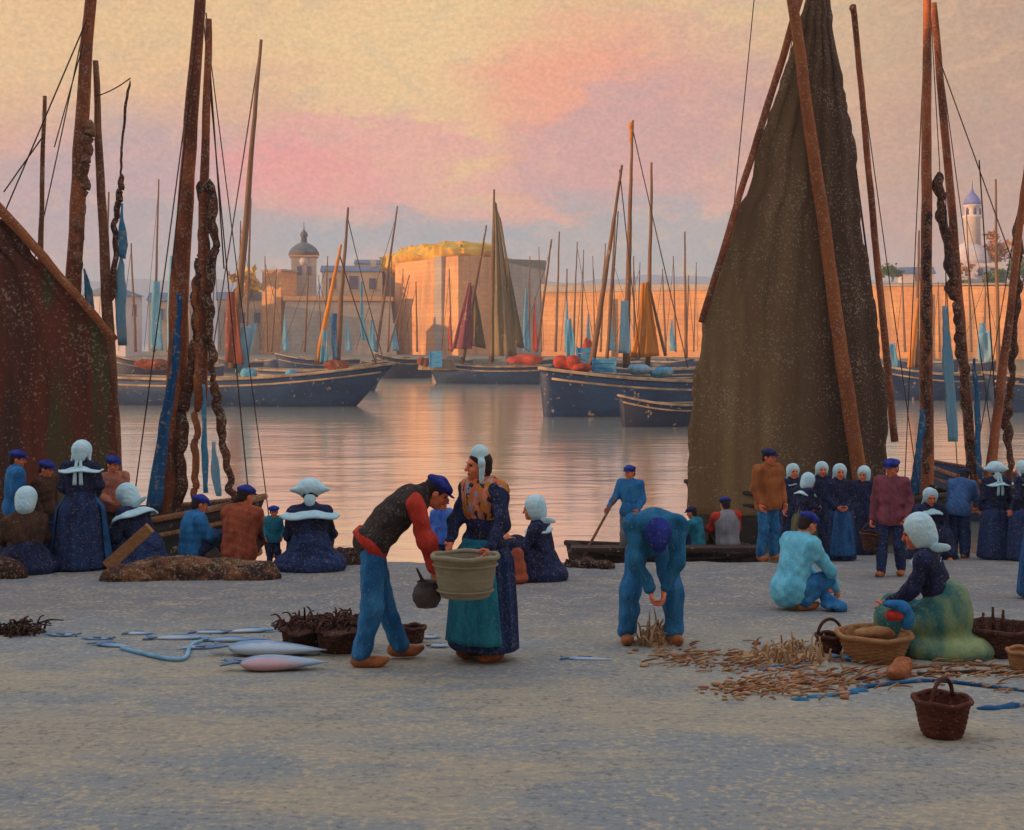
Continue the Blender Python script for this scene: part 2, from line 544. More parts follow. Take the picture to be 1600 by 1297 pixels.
M_mast = mat('oiled_mast_wood', lin(166, 90, 54), lin(112, 62, 42), 0.42, 26, 0.7, (1, 1, 0.45), 2.2)
M_mastgrey = mat('grey_brown_spar', lin(142, 94, 66), lin(108, 68, 50), 0.44, 26, 0.8, (1, 1, 0.45), 2.2)
M_spar = mat('orange_spar_wood', lin(160, 92, 50), lin(138, 76, 42), 0.4, 26, 0.7, (1, 1, 0.5), 2.2)
M_furl = mat('furled_brown_canvas', lin(72, 46, 38), lin(104, 62, 44), 0.46, 26, 0.95, (1, 1, 0.7), 3, 0.6)
M_sailbig = mat('olive_brown_canvas', lin(116, 88, 62), lin(138, 110, 76), 0.36, 26, 0.95, (2.4, 2.4, 0.12), 0.9, 0.3, xmix=(-1.1, 0.3, lin(80, 58, 48)))
M_sailleft = mat('red_brown_canvas', lin(76, 52, 44), lin(118, 60, 44), 0.32, 22, 0.95, (2.4, 2.4, 0.25), 0.8, 0.3, col3=lin(86, 76, 50))
M_bluenet = mat('blue_sardine_net', lin(48, 108, 146), lin(80, 142, 172), 0.42, 14, 0.95, (1.5, 1.5, 0.3), 2, 0.3)
M_palenet = mat('pale_blue_net', lin(112, 160, 184), lin(136, 172, 190), 0.42, 14, 0.95, (1.5, 1.5, 0.3), 2, 0.3)
M_deepnet = mat('deep_blue_net', lin(34, 80, 124), lin(52, 106, 146), 0.4, 14, 0.95, (1.5, 1.5, 0.3), 2, 0.3)
M_hull = mat('navy_hull_paint', lin(20, 42, 76), lin(28, 58, 94), 0.16, 4.0, 0.55, (0.7, 0.7, 1.6), 0.7, 0.15, spec=0.35, bs=6)
M_hullink = mat('black_blue_hull_paint', lin(22, 30, 52), lin(28, 40, 70), 0.14, 4.0, 0.55, (0.7, 0.7, 1.6), 0.7, 0.15, spec=0.35, bs=6)
M_hulldark = mat('tarred_hull', lin(46, 40, 40), lin(66, 54, 48), 0.2, 9, 0.7, (1, 1, 3), 2)
M_rail = mat('pale_rail_wood', lin(170, 146, 118), lin(120, 104, 90), 0.1, 5, 0.7, (1, 1, 1), 1)
M_deck = mat('deck_planks', lin(132, 116, 98), lin(112, 98, 84), 0.2, 5, 0.8, (1, 6, 1), 1)
M_planks = mat('dark_wet_planks', lin(52, 42, 38), lin(78, 56, 46), 0.15, 16, 0.7, (0.4, 3, 3), 4)
M_farolive = mat('far_olive_canvas', lin(110, 96, 74), lin(132, 112, 84), 0.15, 2.0, 0.95, (2, 2, 0.3), 0.6, 0)
M_farmaroon = mat('far_maroon_canvas', lin(118, 66, 72), lin(140, 80, 84), 0.15, 2.0, 0.95, (2, 2, 0.3), 0.6, 0)
M_farochre = mat('far_ochre_canvas', lin(184, 112, 44), lin(200, 128, 56), 0.1, 2.0, 0.95, (2, 2, 0.3), 0.6, 0)
M_farred = mat('far_red_canvas', lin(164, 66, 52), lin(180, 84, 64), 0.15, 2.0, 0.95, (2, 2, 0.3), 0.6, 0)
M_farrust = mat('far_rust_canvas', lin(118, 58, 44), lin(136, 74, 54), 0.2, 2.0, 0.95, (2, 2, 0.3), 0.6, 0)
M_farmast = mat('far_mast_wood', lin(122, 90, 66), lin(104, 76, 60), 0.1, 3.0, 0.8, (1, 1, 0.3), 0.6, 0)
M_farblue = mat('sky_blue_canvas', lin(78, 138, 168), lin(104, 160, 184), 0.3, 2.0, 0.95, (2, 2, 0.3), 0.6, 0)
M_crate = mat('red_crate_paint', lin(176, 74, 52), lin(152, 60, 46), 0.1, 6, 0.8, (1, 1, 3), 3)
M_crateblue = mat('blue_crate_paint', lin(84, 158, 198), lin(62, 130, 176), 0.1, 6, 0.8, (1, 1, 3), 3)
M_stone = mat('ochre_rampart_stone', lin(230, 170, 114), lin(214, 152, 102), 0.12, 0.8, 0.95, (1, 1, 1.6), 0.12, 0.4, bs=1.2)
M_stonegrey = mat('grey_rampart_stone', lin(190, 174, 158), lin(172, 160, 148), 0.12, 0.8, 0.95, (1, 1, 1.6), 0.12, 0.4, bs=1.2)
M_plaster = mat('pale_plaster', lin(184, 168, 150), lin(166, 152, 140), 0.1, 0.8, 0.95, (1, 1, 1), 0.12, 0.2, bs=1.2)
M_white2 = mat('chapel_whitewash', lin(214, 200, 194), lin(190, 178, 182), 0.1, 0.8, 0.95, (1, 1, 1), 0.2, 0.2, bs=1.2)
M_slate = mat('blue_slate', lin(84, 100, 126), lin(108, 122, 144), 0.1, 0.8, 0.7, (1, 1, 2), 0.2, 0.2, bs=1.2)
M_domeblue = mat('lilac_dome_slate', lin(92, 96, 160), lin(118, 124, 182), 0.05, 0.8, 0.7, (1, 1, 2), 0.2, 0.2, bs=1.2)
M_darkslate = mat('dark_dome_slate', lin(84, 88, 96), lin(104, 108, 114), 0.1, 0.8, 0.7, (1, 1, 2), 0.2, 0.2, bs=1.2)
M_window = mat('dim_window', lin(96, 90, 120), lin(84, 82, 112), 0, 1, 0.4, bump=0)
M_goldgrass = mat('golden_turf', lin(206, 158, 50), lin(224, 180, 72), 0.1, 1.2, 0.95, (1, 1, 1), 0.3, 0.8, bs=1.5)
M_leafgold = mat('autumn_leaf', lin(176, 108, 48), lin(196, 128, 66), 0, 1, 0.9, vs=0.5, bump=0)
M_leafgreen = mat('green_leaf', lin(72, 98, 50), lin(96, 116, 62), 0, 1, 0.9, vs=0.5, bump=0)
M_bark = mat('tree_bark', lin(88, 70, 60), None, 0, 3, 0.9)
M_hill = mat('blue_hill_heath', lin(100, 122, 148), lin(120, 138, 156), 0, 0.05, 0.95, (1, 1, 3), 0.012, 0)
M_farquay = mat('far_quay_stone', lin(112, 110, 102), lin(130, 124, 110), 0.12, 1.2, 0.95, (1, 1, 1.5), 0.2, 0.3, bs=1.5)

def masonry(m, sc=1.0):
    t = NT(m.node_tree)
    b = next(n for n in t.n if n.type == 'BSDF_PRINCIPLED')
    src = b.inputs['Base Color'].links[0].from_socket
    x, y, z = t.sep(t.new('ShaderNodeNewGeometry').outputs['Position'])
    br = t.new('ShaderNodeTexBrick')
    t.l.new(t.comb(t.math('ADD', x, t.math('MULTIPLY', y, 0.6)), z, 0.0), br.inputs['Vector'])
    br.inputs['Scale'].default_value = sc
    br.inputs['Brick Width'].default_value = 1.7
    br.inputs['Row Height'].default_value = 0.75
    br.inputs['Mortar Size'].default_value = 0.035
    br.inputs['Color1'].default_value = (1.0, 1.0, 1.0, 1); br.inputs['Color2'].default_value = (0.86, 0.86, 0.87, 1); br.inputs['Mortar'].default_value = (0.74, 0.72, 0.72, 1)
    cc = t.mix(1.0, src, br.outputs['Color'], 'MULTIPLY')
    st = t.noise(t.vmath('MULTIPLY', t.new('ShaderNodeNewGeometry').outputs['Position'], (0.5, 0.5, 0.06)), 1.0, 4, 0.6)
    cc = t.mix(t.math('MULTIPLY', t.step(st, 0.5, 0.68), 0.35), cc, lin(122, 112, 104))
    t.l.new(cc, b.inputs['Base Color'])
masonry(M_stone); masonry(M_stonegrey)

# ground of the quay: worn tan and grey paving, wetter and bluer towards the water
def ground_material():
    m = bpy.data.materials.new('quay_paving')
    m.use_nodes = True
    t = NT(m.node_tree)
    t.n.clear()
    out = t.new('ShaderNodeOutputMaterial'); b = t.new('ShaderNodeBsdfPrincipled')
    t.l.new(b.outputs[0], out.inputs[0])
    pos = t.new('ShaderNodeNewGeometry').outputs['Position']
    x, y, z = t.sep(pos)
    sv_ = t.vmath('MULTIPLY', pos, (0.45, 1.0, 1.0))
    n1 = t.noise(sv_, 1.1, 5, 0.62, 0.4)
    n2 = t.noise(t.vmath('MULTIPLY', pos, (0.35, 1.6, 1.0)), 7.0, 4, 0.65, 0.3)
    n3 = t.noise(t.vmath('MULTIPLY', pos, (0.8, 0.75, 1.0)), 30.0, 2, 0.6)
    n5 = t.noise(pos, 2.3, 4, 0.65, 0.5)
    tan, grey = lin(172, 161, 140), lin(144, 148, 146)
    cc = t.mix(t.step(n1, 0.4, 0.62), grey, tan)
    cc = t.mix(t.math('MULTIPLY', t.step(n2, 0.5, 0.68), 0.5), cc, lin(126, 130, 134))
    wet = t.step(t.math('ADD', y, t.math('MULTIPLY', t.math('SUBTRACT', n1, 0.5), 5.0)), 10.6, 13.5)
    cc = t.mix(t.math('MULTIPLY', wet, 0.8), cc, t.mix(t.step(n2, 0.4, 0.7), lin(114, 115, 120), lin(136, 133, 130)))
    fl = t.math('MULTIPLY', t.math('SUBTRACT', t.math('ADD', n3, t.math('MULTIPLY', n5, 0.5)), 0.80), 9.0, clamp=True)
    cc = t.mix(t.math('MULTIPLY', fl, 0.75), cc, lin(198, 176, 142))
    fd = t.math('MULTIPLY', t.math('SUBTRACT', 0.66, t.math('ADD', n3, t.math('MULTIPLY', n5, 0.5))), 9.0, clamp=True)
    cc = t.mix(t.math('MULTIPLY', fd, 0.6), cc, lin(108, 104, 100))
    t.l.new(cc, b.inputs['Base Color'])
    b.inputs['Roughness'].default_value = 0.9
    b.inputs['Specular IOR Level'].default_value = 0.15
    bp = t.new('ShaderNodeBump'); bp.inputs['Strength'].default_value = 0.6; bp.inputs['Distance'].default_value = 0.03
    t.l.new(t.math('ADD', n3, t.math('MULTIPLY', n2, 1.5)), bp.inputs['Height'])
    t.l.new(bp.outputs[0], b.inputs['Normal'])
    return m

def water_material():
    m = bpy.data.materials.new('harbour_water')
    m.use_nodes = True
    t = NT(m.node_tree)
    t.n.clear()
    out = t.new('ShaderNodeOutputMaterial'); b = t.new('ShaderNodeBsdfPrincipled')
    t.l.new(b.outputs[0], out.inputs[0])
    pos = t.new('ShaderNodeNewGeometry').outputs['Position']
    b.inputs['Base Color'].default_value = (1.0, 0.90, 0.70, 1)
    b.inputs['Metallic'].default_value = 0.86
    b.inputs['Roughness'].default_value = 0.155
    b.inputs['IOR'].default_value = 1.33
    n1 = t.noise(t.vmath('MULTIPLY', pos, (0.5, 1.0, 1.0)), 1.3, 3, 0.5, 0.4)
    n2 = t.noise(t.vmath('MULTIPLY', pos, (0.3, 0.9, 1.0)), 0.25, 3, 0.5, 0.2)
    h = t.math('ADD', t.math('MULTIPLY', n1, 0.35), n2)
    bp = t.new('ShaderNodeBump'); bp.inputs['Strength'].default_value = 0.22; bp.inputs['Distance'].default_value = 0.35
    t.l.new(h, bp.inputs['Height'])
    t.l.new(bp.outputs[0], b.inputs['Normal'])
    return m

# ------------------------------------------------------------------ ground and water
def y_edge(x):
    return 17.2 + 5.8 * smooth((np.asarray(x, float) - 3.5) / 1.1) + 0.07 * np.sin(np.asarray(x) * 3.1) + 0.06 * np.sin(np.asarray(x) * 7.7 + 1) + 0.04 * np.sin(np.asarray(x) * 17.3)

xs = np.concatenate([[-60, -40, -25, -15], np.arange(-11, 14.01, 0.16), [17, 22, 30, 45]])
nr = 90
V, F = [], []
for i, x in enumerate(xs):
    ye = float(y_edge(x))
    for j in range(nr):
        y = -20 + (ye + 20) * (j / (nr - 1)) ** 0.8
        V.append((x, y, float(ground_z(x, y)) + 0.006 * math.sin(x * 2.1 + y * 1.3) * math.sin(y * 2.7 - x)))
n0 = nr
for i in range(len(xs) - 1):
    for j in range(nr - 1):
        F.append((i * nr + j, (i + 1) * nr + j, (i + 1) * nr + j + 1, i * nr + j + 1))
gnd = struct(mk('quay', V, F, ground_material()))
# quay wall down to the water
mb = MB()
V, F = [], []
for i, x in enumerate(xs):
    ye = float(y_edge(x))
    zt = float(ground_z(x, ye)) - 0.004
    V += [(x, ye + 0.001, zt), (x, ye + 0.12, -1.5)]
for i in range(len(xs) - 1):
    F.append((2 * i, 2 * i + 2, 2 * i + 3, 2 * i + 1))
struct(mk('quay_wall', V, F, M_farquay))
V = [(-4000, 14, 0), (4000, 14, 0), (4000, 8000, 0), (-4000, 8000, 0)]
struct(mk('water', V, [(0, 1, 2, 3)], water_material()))

# unseen houses added behind the viewer to keep the quay in evening shade
mb = MB()
for k in range(17):
    x0 = -240 + k * 17
    hgt = 16.5 + 1.0 * ((k * 7) % 3)
    mb.add(*box(x0, x0 + 16.9, -15, -6, 1.0, hgt))
    mb.add(np.array([(x0, -15, hgt), (x0 + 16.9, -15, hgt), (x0 + 16.9, -6, hgt), (x0, -6, hgt), (x0, -10.5, hgt + 4), (x0 + 16.9, -10.5, hgt + 4)]),
           [(0, 4, 5, 1), (3, 2, 5, 4), (0, 3, 4), (1, 5, 2)], 1)
struct(mb.build('unseen_shade_houses', [M_plaster, M_slate], None, False))

# ------------------------------------------------------------------ far shore: hills, ramparts, chapel
def ridge(name, pts, d, depth):
    pts = interp(np.array([P(px, py, d) for px, py in pts]), 60)
    V, F = [], []
    for i, p in enumerate(pts):
        wv = 1.2 * math.sin(i * 1.7) + 0.8 * math.sin(i * 0.61)
        V += [(p[0], p[1] - depth * 0.35, -1), (p[0], p[1], p[2] + wv), (p[0] * 1.1, p[1] + depth, -1)]
    for i in range(len(pts) - 1):
        a = 3 * i
        F += [(a, a + 3, a + 4, a + 1), (a + 1, a + 4, a + 5, a + 2)]
    return struct(mk(name, V, F, M_hill))
ridge('hills', [(-300, 452), (40, 440), (230, 436), (400, 442), (560, 448), (700, 440), (860, 440), (960, 436), (1060, 430), (1200, 440), (1380, 440), (1500, 446), (1700, 452), (1950, 460)], 1100, 500)

def pl(px, d):
    return ((px - 800) / 2000 * d, d)
def zr(row, d):
    return CAMZ - (row - 530) / 2000 * d

def wall_part(mb, a, b, thick, z1, mi=0, lip=True):
    mb.add(*obox(a, b, thick, -0.5, z1), mi)
def prism(plan, z0, z1, batter=0.0):
    plan = np.array(plan, float)
    c0 = plan.mean(0)
    n = len(plan)
    zt = z1 if isinstance(z1, (list, tuple)) else [z1] * n
    zb = z0 if isinstance(z0, (list, tuple)) else [z0] * n
    V = [(*(c0 + (p - c0) * (1 + batter)), z) for p, z in zip(plan, zb)] + [(*p, z) for p, z in zip(plan, zt)]
    F = [tuple(range(n))[::-1], tuple(range(n, 2 * n))] + [(i, (i + 1) % n, n + (i + 1) % n, n + i) for i in range(n)]
    return np.array(V), F

# the long curtain wall at the right, swinging nearer towards the right edge
ra = root('rampart_wall', (*pl(1200, 205), 0), 'long sunlit ochre stone rampart across the water behind the right-hand masts', 'rampart')
a, b = np.array(pl(846, 197)), np.array(pl(1760, 160))
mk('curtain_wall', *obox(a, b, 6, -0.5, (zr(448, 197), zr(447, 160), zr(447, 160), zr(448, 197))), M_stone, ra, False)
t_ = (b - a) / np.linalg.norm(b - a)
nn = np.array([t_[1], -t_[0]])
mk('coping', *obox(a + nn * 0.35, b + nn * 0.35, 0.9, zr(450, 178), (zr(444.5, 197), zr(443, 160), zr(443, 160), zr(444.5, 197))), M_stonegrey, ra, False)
for k in (0.12, 0.3, 0.47, 0.68, 0.86):
    q = a + (b - a) * k
    mk('buttress', *obox(q + nn * 0.8, q + t_ * 2.2 + nn * 0.8, 0.9, -0.5, zr(462, 178)), M_stone, ra, False)

# bastion: lit face to the left, shaded face to the right, golden turf on top
rb = root('bastion', (*pl(715, 200), 0), 'tall angular bastion with one glowing orange face and grassy golden top', 'bastion')
A, B, C, Dd, Ee = pl(618, 222), pl(716, 205), pl(800, 228), pl(800, 254), pl(620, 254)
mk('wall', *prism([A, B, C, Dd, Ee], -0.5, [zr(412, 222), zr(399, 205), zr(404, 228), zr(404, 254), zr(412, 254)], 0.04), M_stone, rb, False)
pa, pb = np.array(A), np.array(B)
t1 = (pb - pa) / np.linalg.norm(pb - pa); n1 = np.array([t1[1], -t1[0]])
q = pa + (pb - pa) * 0.70
mk('pilaster', *obox(q + n1 * .75, q + t1 * 2.2 + n1 * .75, 1.8, -0.5, zr(402, 210)), M_stonegrey, rb, False)
fld = Field(0.35, 1.2)
for px, row, d, rx, rz in ((628, 410, 228, 3.6, 1.5), (650, 404, 226, 4.6, 1.7), (680, 397, 222, 5.0, 1.8), (708, 394, 220, 4.8, 1.6), (735, 391, 222, 4.2, 1.2), (758, 390, 226, 2.6, .9)):
    c0 = P(px, row, d)
    fld.ell((c0[0], c0[1], c0[2] - 0.4), (rx, 5, rz))
mk('turf_mound', *fld.mesh(wrinkle(0.28, 0.16, 3)), M_goldgrass, rb)
# lower grey wall linking bastion and curtain wall
rc = root('link_wall', (*pl(820, 218), 0), 'shaded grey wall stepping down between the bastion and the long rampart', 'rampart')
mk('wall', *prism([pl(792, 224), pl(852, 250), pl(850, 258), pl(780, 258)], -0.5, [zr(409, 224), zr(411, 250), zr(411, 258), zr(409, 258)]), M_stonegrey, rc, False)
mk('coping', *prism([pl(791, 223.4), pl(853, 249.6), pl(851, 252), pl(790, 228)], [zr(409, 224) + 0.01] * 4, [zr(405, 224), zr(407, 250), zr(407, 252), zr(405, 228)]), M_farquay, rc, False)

# gate house with clock tower
def rot2(c0, pts, ang):
    ca, sa = math.cos(ang), math.sin(ang)
    return [(c0[0] + x * ca - y * sa, c0[1] + x * sa + y * ca) for x, y in pts]
def zz_(row): return zr(row, 214)
ANG = R(9)
rg = root('gate_bastion', (*pl(520, 200), 0), 'low battered grey gate wall with orange left flank under the clock tower', 'rampart')
o_ = pl(446, 213)
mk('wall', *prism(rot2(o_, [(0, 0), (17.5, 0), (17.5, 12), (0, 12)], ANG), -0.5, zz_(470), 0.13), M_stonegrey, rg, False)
mk('parapet', *prism(rot2(o_, [(-0.4, -0.4), (17.9, -0.4), (17.9, 12.4), (-0.4, 12.4)], ANG), zz_(470) + 0.01, zz_(463)), M_stone, rg, False)
rt = root('clock_tower', (*pl(474, 206), 0), 'square belfry tower with dark domed roof and slim lantern left of centre', 'tower')
o_ = pl(455, 220)
mk('shaft', *prism(rot2(o_, [(0, 0), (4.3, 0), (4.3, 4.3), (0, 4.3)], ANG), -0.5, zr(401, 220)), M_stonegrey, rt, False)
mk('cornice', *prism(rot2(o_, [(-.3, -.3), (4.6, -.3), (4.6, 4.6), (-.3, 4.6)], ANG), zr(401, 220) + .01, zr(398, 220)), M_stone, rt, False)
cc_ = np.array(rot2(o_, [(2.15, 2.15)], ANG)[0])
mk('domed_roof', *lathe([(2.7, 0), (2.6, 0.5), (2.2, 1.2), (1.5, 1.8), (0.7, 2.2), (0.55, 2.3)], 20, (*cc_, zr(398, 220) + .02)), M_darkslate, rt)
mk('lantern', *lathe([(0.55, 0), (0.5, 1.1), (0.75, 1.2), (0.6, 1.7), (0.2, 2.2), (0.08, 2.6), (0.05, 3.6), (0.01, 3.7)], 12, (*cc_, zr(398, 220) + 2.2)), M_darkslate, rt)
for k in (0, 1):
    wx = 1.0 + k * 1.6
    mk('window', *prism(rot2(o_, [(wx, -0.06), (wx + 0.8, -0.06), (wx + 0.8, 0.1), (wx, 0.1)], ANG), zr(430, 220), zr(416, 220)), M_window, rt, False)
mk('clock_face', *[(lambda V, F: (np.array([(cc_[0] + 0.0 + v[0] * math.cos(ANG) + (v[1] - 2.22) * -math.sin(ANG), cc_[1] + v[0] * math.sin(ANG) + (v[1] - 2.22) * math.cos(ANG), zr(408, 220) + v[2]) for v in V]), F))(*tube([(0, 0, 0), (0, 0.12, 0)], 0.75, 20))][0], M_white2, rt)

rs = root('side_turret', (*pl(418, 202), 0), 'narrow orange-lit turret at the left end of the gate wall', 'tower')
mk('shaft', *prism(rot2(pl(410, 215), [(0, 0), (3.6, 0), (3.6, 5), (0, 5)], R(-22)), -0.5, zr(424, 215), 0.1), M_stone, rs, False)
mk('cap', *prism(rot2(pl(409, 215), [(-.2, -.2), (3.9, -.2), (3.9, 5.2), (-.2, 5.2)], R(-22)), zr(424, 215) + .01, zr(421, 215)), M_stonegrey, rs, False)

def house(label, px, d, wid, dep, row_e, row_r, ang, wallm, roofm, wins=(), hip=False, chim=True):
    o_ = pl(px, d)
    r = root('house', (o_[0], o_[1], 0), label, 'house', 'houses inside the old town walls')
    ze, zt = zr(row_e, d), zr(row_r, d)
    pl4 = rot2(o_, [(0, 0), (wid, 0), (wid, dep), (0, dep)], ang)
    mk('wall', *prism(pl4, -0.5, ze), wallm, r, False)
    e = 0.35
    q4 = rot2(o_, [(-e, -e), (wid + e, -e), (wid + e, dep + e), (-e, dep + e)], ang)
    rd = rot2(o_, [((dep / 2 if hip else -e), dep / 2), (wid - dep / 2 if hip else wid + e, dep / 2)], ang)
    V = [(*p, ze + 0.01) for p in q4] + [(*p, zt) for p in rd]
    rf = mk('roof', V, [(0, 1, 5, 4), (2, 3, 4, 5), (0, 4, 3), (1, 2, 5), (3, 2, 1, 0)], roofm, r, False)
    if chim:
        cq = rot2(o_, [(wid * .8, dep * .4), (wid * .8 + 1, dep * .4), (wid * .8 + 1, dep * .4 + 1), (wid * .8, dep * .4 + 1)], ang)
        mk('chimney', *prism(cq, ze, zt + 1.0), wallm, rf, False)
    for fx, row, w_, h_ in wins:
        x0 = fx * wid
        zc = zr(row, d)
        f = mk('window', *prism(rot2(o_, [(x0, -0.07), (x0 + w_, -0.07), (x0 + w_, 0.1), (x0, 0.1)], ang), zc, zc + h_), M_window, r, False)
        mk('sill', *prism(rot2(o_, [(x0 - .15, -0.2), (x0 + w_ + .15, -0.2), (x0 + w_ + .15, 0.1), (x0 - .15, 0.1)], ang), zc - 0.22, zc - 0.01), M_plaster, f, False)
    return r
house('long grey house with blue slate roof just right of the clock tower', 503, 230, 10.8, 8, 424, 413, ANG * .6, M_plaster, M_slate, [(0.12, 452, 1.2, 2.0), (0.45, 452, 1.6, 2.4), (0.78, 452, 1.2, 2.0)])
house('pale house with three windows between clock tower and bastion', 556, 238, 8.0, 7, 412, 404, ANG * .5, M_plaster, M_slate, [(0.2, 446, 1.2, 2), (0.6, 446, 1.2, 2)])
house('whitewashed gabled house at far left between the masts', 196, 190, 4.0, 8, 462, 448, R(70), M_white2, M_slate, [(0.4, 492, 1, 1.6)])
house('pale low house with slate roof left of the tall double mast', 232, 205, 6.5, 7, 470, 456, R(8), M_plaster, M_slate, [(0.2, 500, 1, 1.8), (0.6, 500, 1, 1.8)])
house('wide pale house behind the blue nets right of the tall double mast', 340, 215, 7.5, 7, 468, 455, R(12), M_plaster, M_slate, [(0.15, 505, 1, 1.8), (0.5, 505, 1, 1.8), (0.8, 505, 1, 1.8)])
house('small whitewashed house among bushes left of the domed chapel', 1410, 212, 5.0, 6, 428, 416, R(-10), M_white2, M_slate, [(0.4, 440, 0.9, 1.4)])

rch = root('chapel', (*pl(1515, 214), 0), 'white domed chapel with tall round bell tower and lilac cupola', 'church')
c0 = np.array(pl(1516, 216))
mk('nave', *prism(rot2((c0[0] - 3.2, c0[1] - 3), [(0, 0), (7, 0), (7, 9), (0, 9)], R(-12)), 8, zr(412, 214)), M_white2, rch, False)
mk('dome', *lathe([(3.6, 0), (3.5, 1.0), (3.0, 2.2), (2.1, 3.1), (1.3, 3.5), (1.2, 3.6)], 24, (c0[0] + .2, c0[1] + 1, zr(412, 214) + .01)), M_white2, rch)
tw = mk('bell_tower', *lathe([(1.35, 0), (1.3, 4.8), (1.6, 5.0), (1.6, 5.3), (1.2, 5.4), (1.2, 6.8), (1.5, 6.9), (1.5, 7.1)], 16, (c0[0] + .7, c0[1] + 1, zr(384, 214))), M_white2, rch)
mk('cupola', *lathe([(1.45, 0), (1.35, 0.7), (0.9, 1.5), (0.35, 2.1), (0.12, 2.7), (0.06, 4.2), (0.01, 4.4)], 16, (c0[0] + .7, c0[1] + 1, zr(384, 214) + 7.12)), M_domeblue, tw)
for k in range(3):
    aa = R(-150 + k * 60)
    q = (c0[0] + .7 + 1.2 * math.cos(aa), c0[1] + 1 + 1.2 * math.sin(aa))
    mk('belfry_opening', *lathe([(0.28, 0), (0.28, 0.9), (0.05, 1.2)], 8, (*q, zr(384, 214) + 5.45)), M_window, tw)
for k in range(3):
    q = rot2((c0[0] - 3.2, c0[1] - 3), [(1.2 + k * 2, -0.05), (2.0 + k * 2, -0.05), (2.0 + k * 2, .1), (1.2 + k * 2, .1)], R(-12))
    mk('window', *prism(q, zr(432, 214), zr(420, 214)), M_window, rch, False)

def tree(label, px, row_b, row_t, d, wid, leafm, nl=420, seed=1, name='tree', zb=None):
    g = np.random.default_rng(seed)
    zt = zr(row_t, d)
    zb = zr(row_b, d) if zb is None else zb
    x, y = pl(px, d)
    r = root(name, (x, y, zb), label, 'tree' if name == 'tree' else 'bush', 'trees and bushes behind the ramparts')
    H = zt - zb
    mb = MB()
    mb.add(*tube(interp([(x, y, zb), (x + .1 * wid, y, zb + H * .35), (x, y, zb + H * .7)], 6), np.linspace(.05 * H, .015 * H, 6), 8))
    for k in range(4):
        an = k * 1.7
        mb.add(*tube([(x, y, zb + H * (.3 + .08 * k)), (x + wid * .35 * math.cos(an), y + wid * .35 * math.sin(an), zb + H * (.6 + .08 * k))], [.02 * H, .008 * H], 6))
    mb.build('trunk', M_bark, r)
    V, F = [], []
    cl = [(g.normal(size=3) * np.array([wid * .26, wid * .26, H * .17]) + np.array([x, y, zb + H * .62])) for _ in range(9)]
    for i in range(nl):
        c_ = cl[i % 9] + g.normal(size=3) * np.array([wid * .1, wid * .1, H * .09])
        s = (.16 + .16 * g.random()) * wid * 0.5
        u = g.normal(size=3); u /= np.linalg.norm(u)
        v = np.cross(u, g.normal(size=3)); v /= np.linalg.norm(v)
        n_ = len(V)
        V += [c_ - u * s, c_ + v * s * .5, c_ + u * s, c_ - v * s * .5]
        F.append((n_, n_ + 1, n_ + 2, n_ + 3))
    o = mk('crown', V, F, leafm, r, False)
    return r
tree('tall russet autumn tree rising beside the domed chapel', 1553, 428, 366, 216, 4.5, M_leafgold, 500, 3)
tree('small russet tree just left of the domed chapel', 1496, 436, 412, 210, 3.0, M_leafgold, 260, 4)
tree('green bush on the wall left of the small whitewashed house', 1394, 440, 410, 206, 3.2, M_leafgreen, 300, 5, 'bush')
tree('wide green bush in front of the domed chapel, right side', 1558, 446, 424, 205, 4.6, M_leafgreen, 300, 6, 'bush')
tree('green bush below the small russet tree', 1504, 450, 436, 200, 2.4, M_leafgreen, 200, 7, 'bush')
tree('green tree at the right picture edge behind the spars', 1596, 446, 406, 206, 4.6, M_leafgreen, 300, 8)
tree('olive tree on the wall top left of the gate turret', 388, 470, 430, 215, 6.0, M_goldgrass, 260, 9)

# far quay foot under the ramparts
mb = MB()
mb.add(*obox(pl(-300, 186), pl(1950, 153), 90, -0.5, 1.3))
struct(mb.build('far_quay', M_farquay, None, False))

# ------------------------------------------------------------------ boats
def hull_mesh(bow, stern, beam, fb, sheer=0.5, rake=0.12, tr=0.55, ns=30, inset=0.0, low=-0.6):
    """stations from stern to bow; returns shell vertices/faces, deck and rail lines"""
    bow, stern = np.array(bow, float), np.array(stern, float)
    L = np.linalg.norm(bow - stern)
    tx = (bow - stern) / L
    ny = np.array([-tx[1], tx[0]])
    prof = 8
    V, F = [], []
    rails = {1: [], -1: []}
    deckl = {1: [], -1: []}
    for i in range(ns):
        u = i / (ns - 1)
        wv = beam / 2 * min(1.0, (tr + (1 - tr) * math.sin(min(u, .5) * math.pi))) * (1 if u < .5 else max(0.02, 1 - ((u - .5) / .5) ** 2.3))
        zs = fb + sheer * ((u - .4) ** 2 * 2.2 * (1.6 if u > .4 else .6))
        for s in (1, -1):
            for j in range(prof):
                q = j / (prof - 1)
                z = low + (zs - low) * q
                ww = wv * (0.30 + 0.70 * min(1, q * 1.5) ** 0.55)
                over = rake * L * max(0, (u - .6) / .4) ** 1.5 * (q - 1) * 0.9
                p = stern + tx * (u * L + over) + ny * s * ww
                V.append((p[0], p[1], z))
            p = stern + tx * u * L + ny * s * wv
            rails[s].append((p[0], p[1], zs))
            p2 = stern + tx * u * L + ny * s * max(0.005, wv - 0.05)
            deckl[s].append((p2[0], p2[1], zs - 0.32))
    st = prof * 2
    for i in range(ns - 1):
        for s in (0, 1):
            for j in range(prof - 1):
                a = i * st + s * prof + j
                q = (a, a + 1, a + st + 1, a + st)
                F.append(q if s == 0 else q[::-1])
        F.append((i * st, (i + 1) * st, (i + 1) * st + prof, i * st + prof))
    F.append(tuple(range(prof)) + tuple(range(2 * prof - 1, prof - 1, -1)))
    return np.array(V), F, rails, deckl

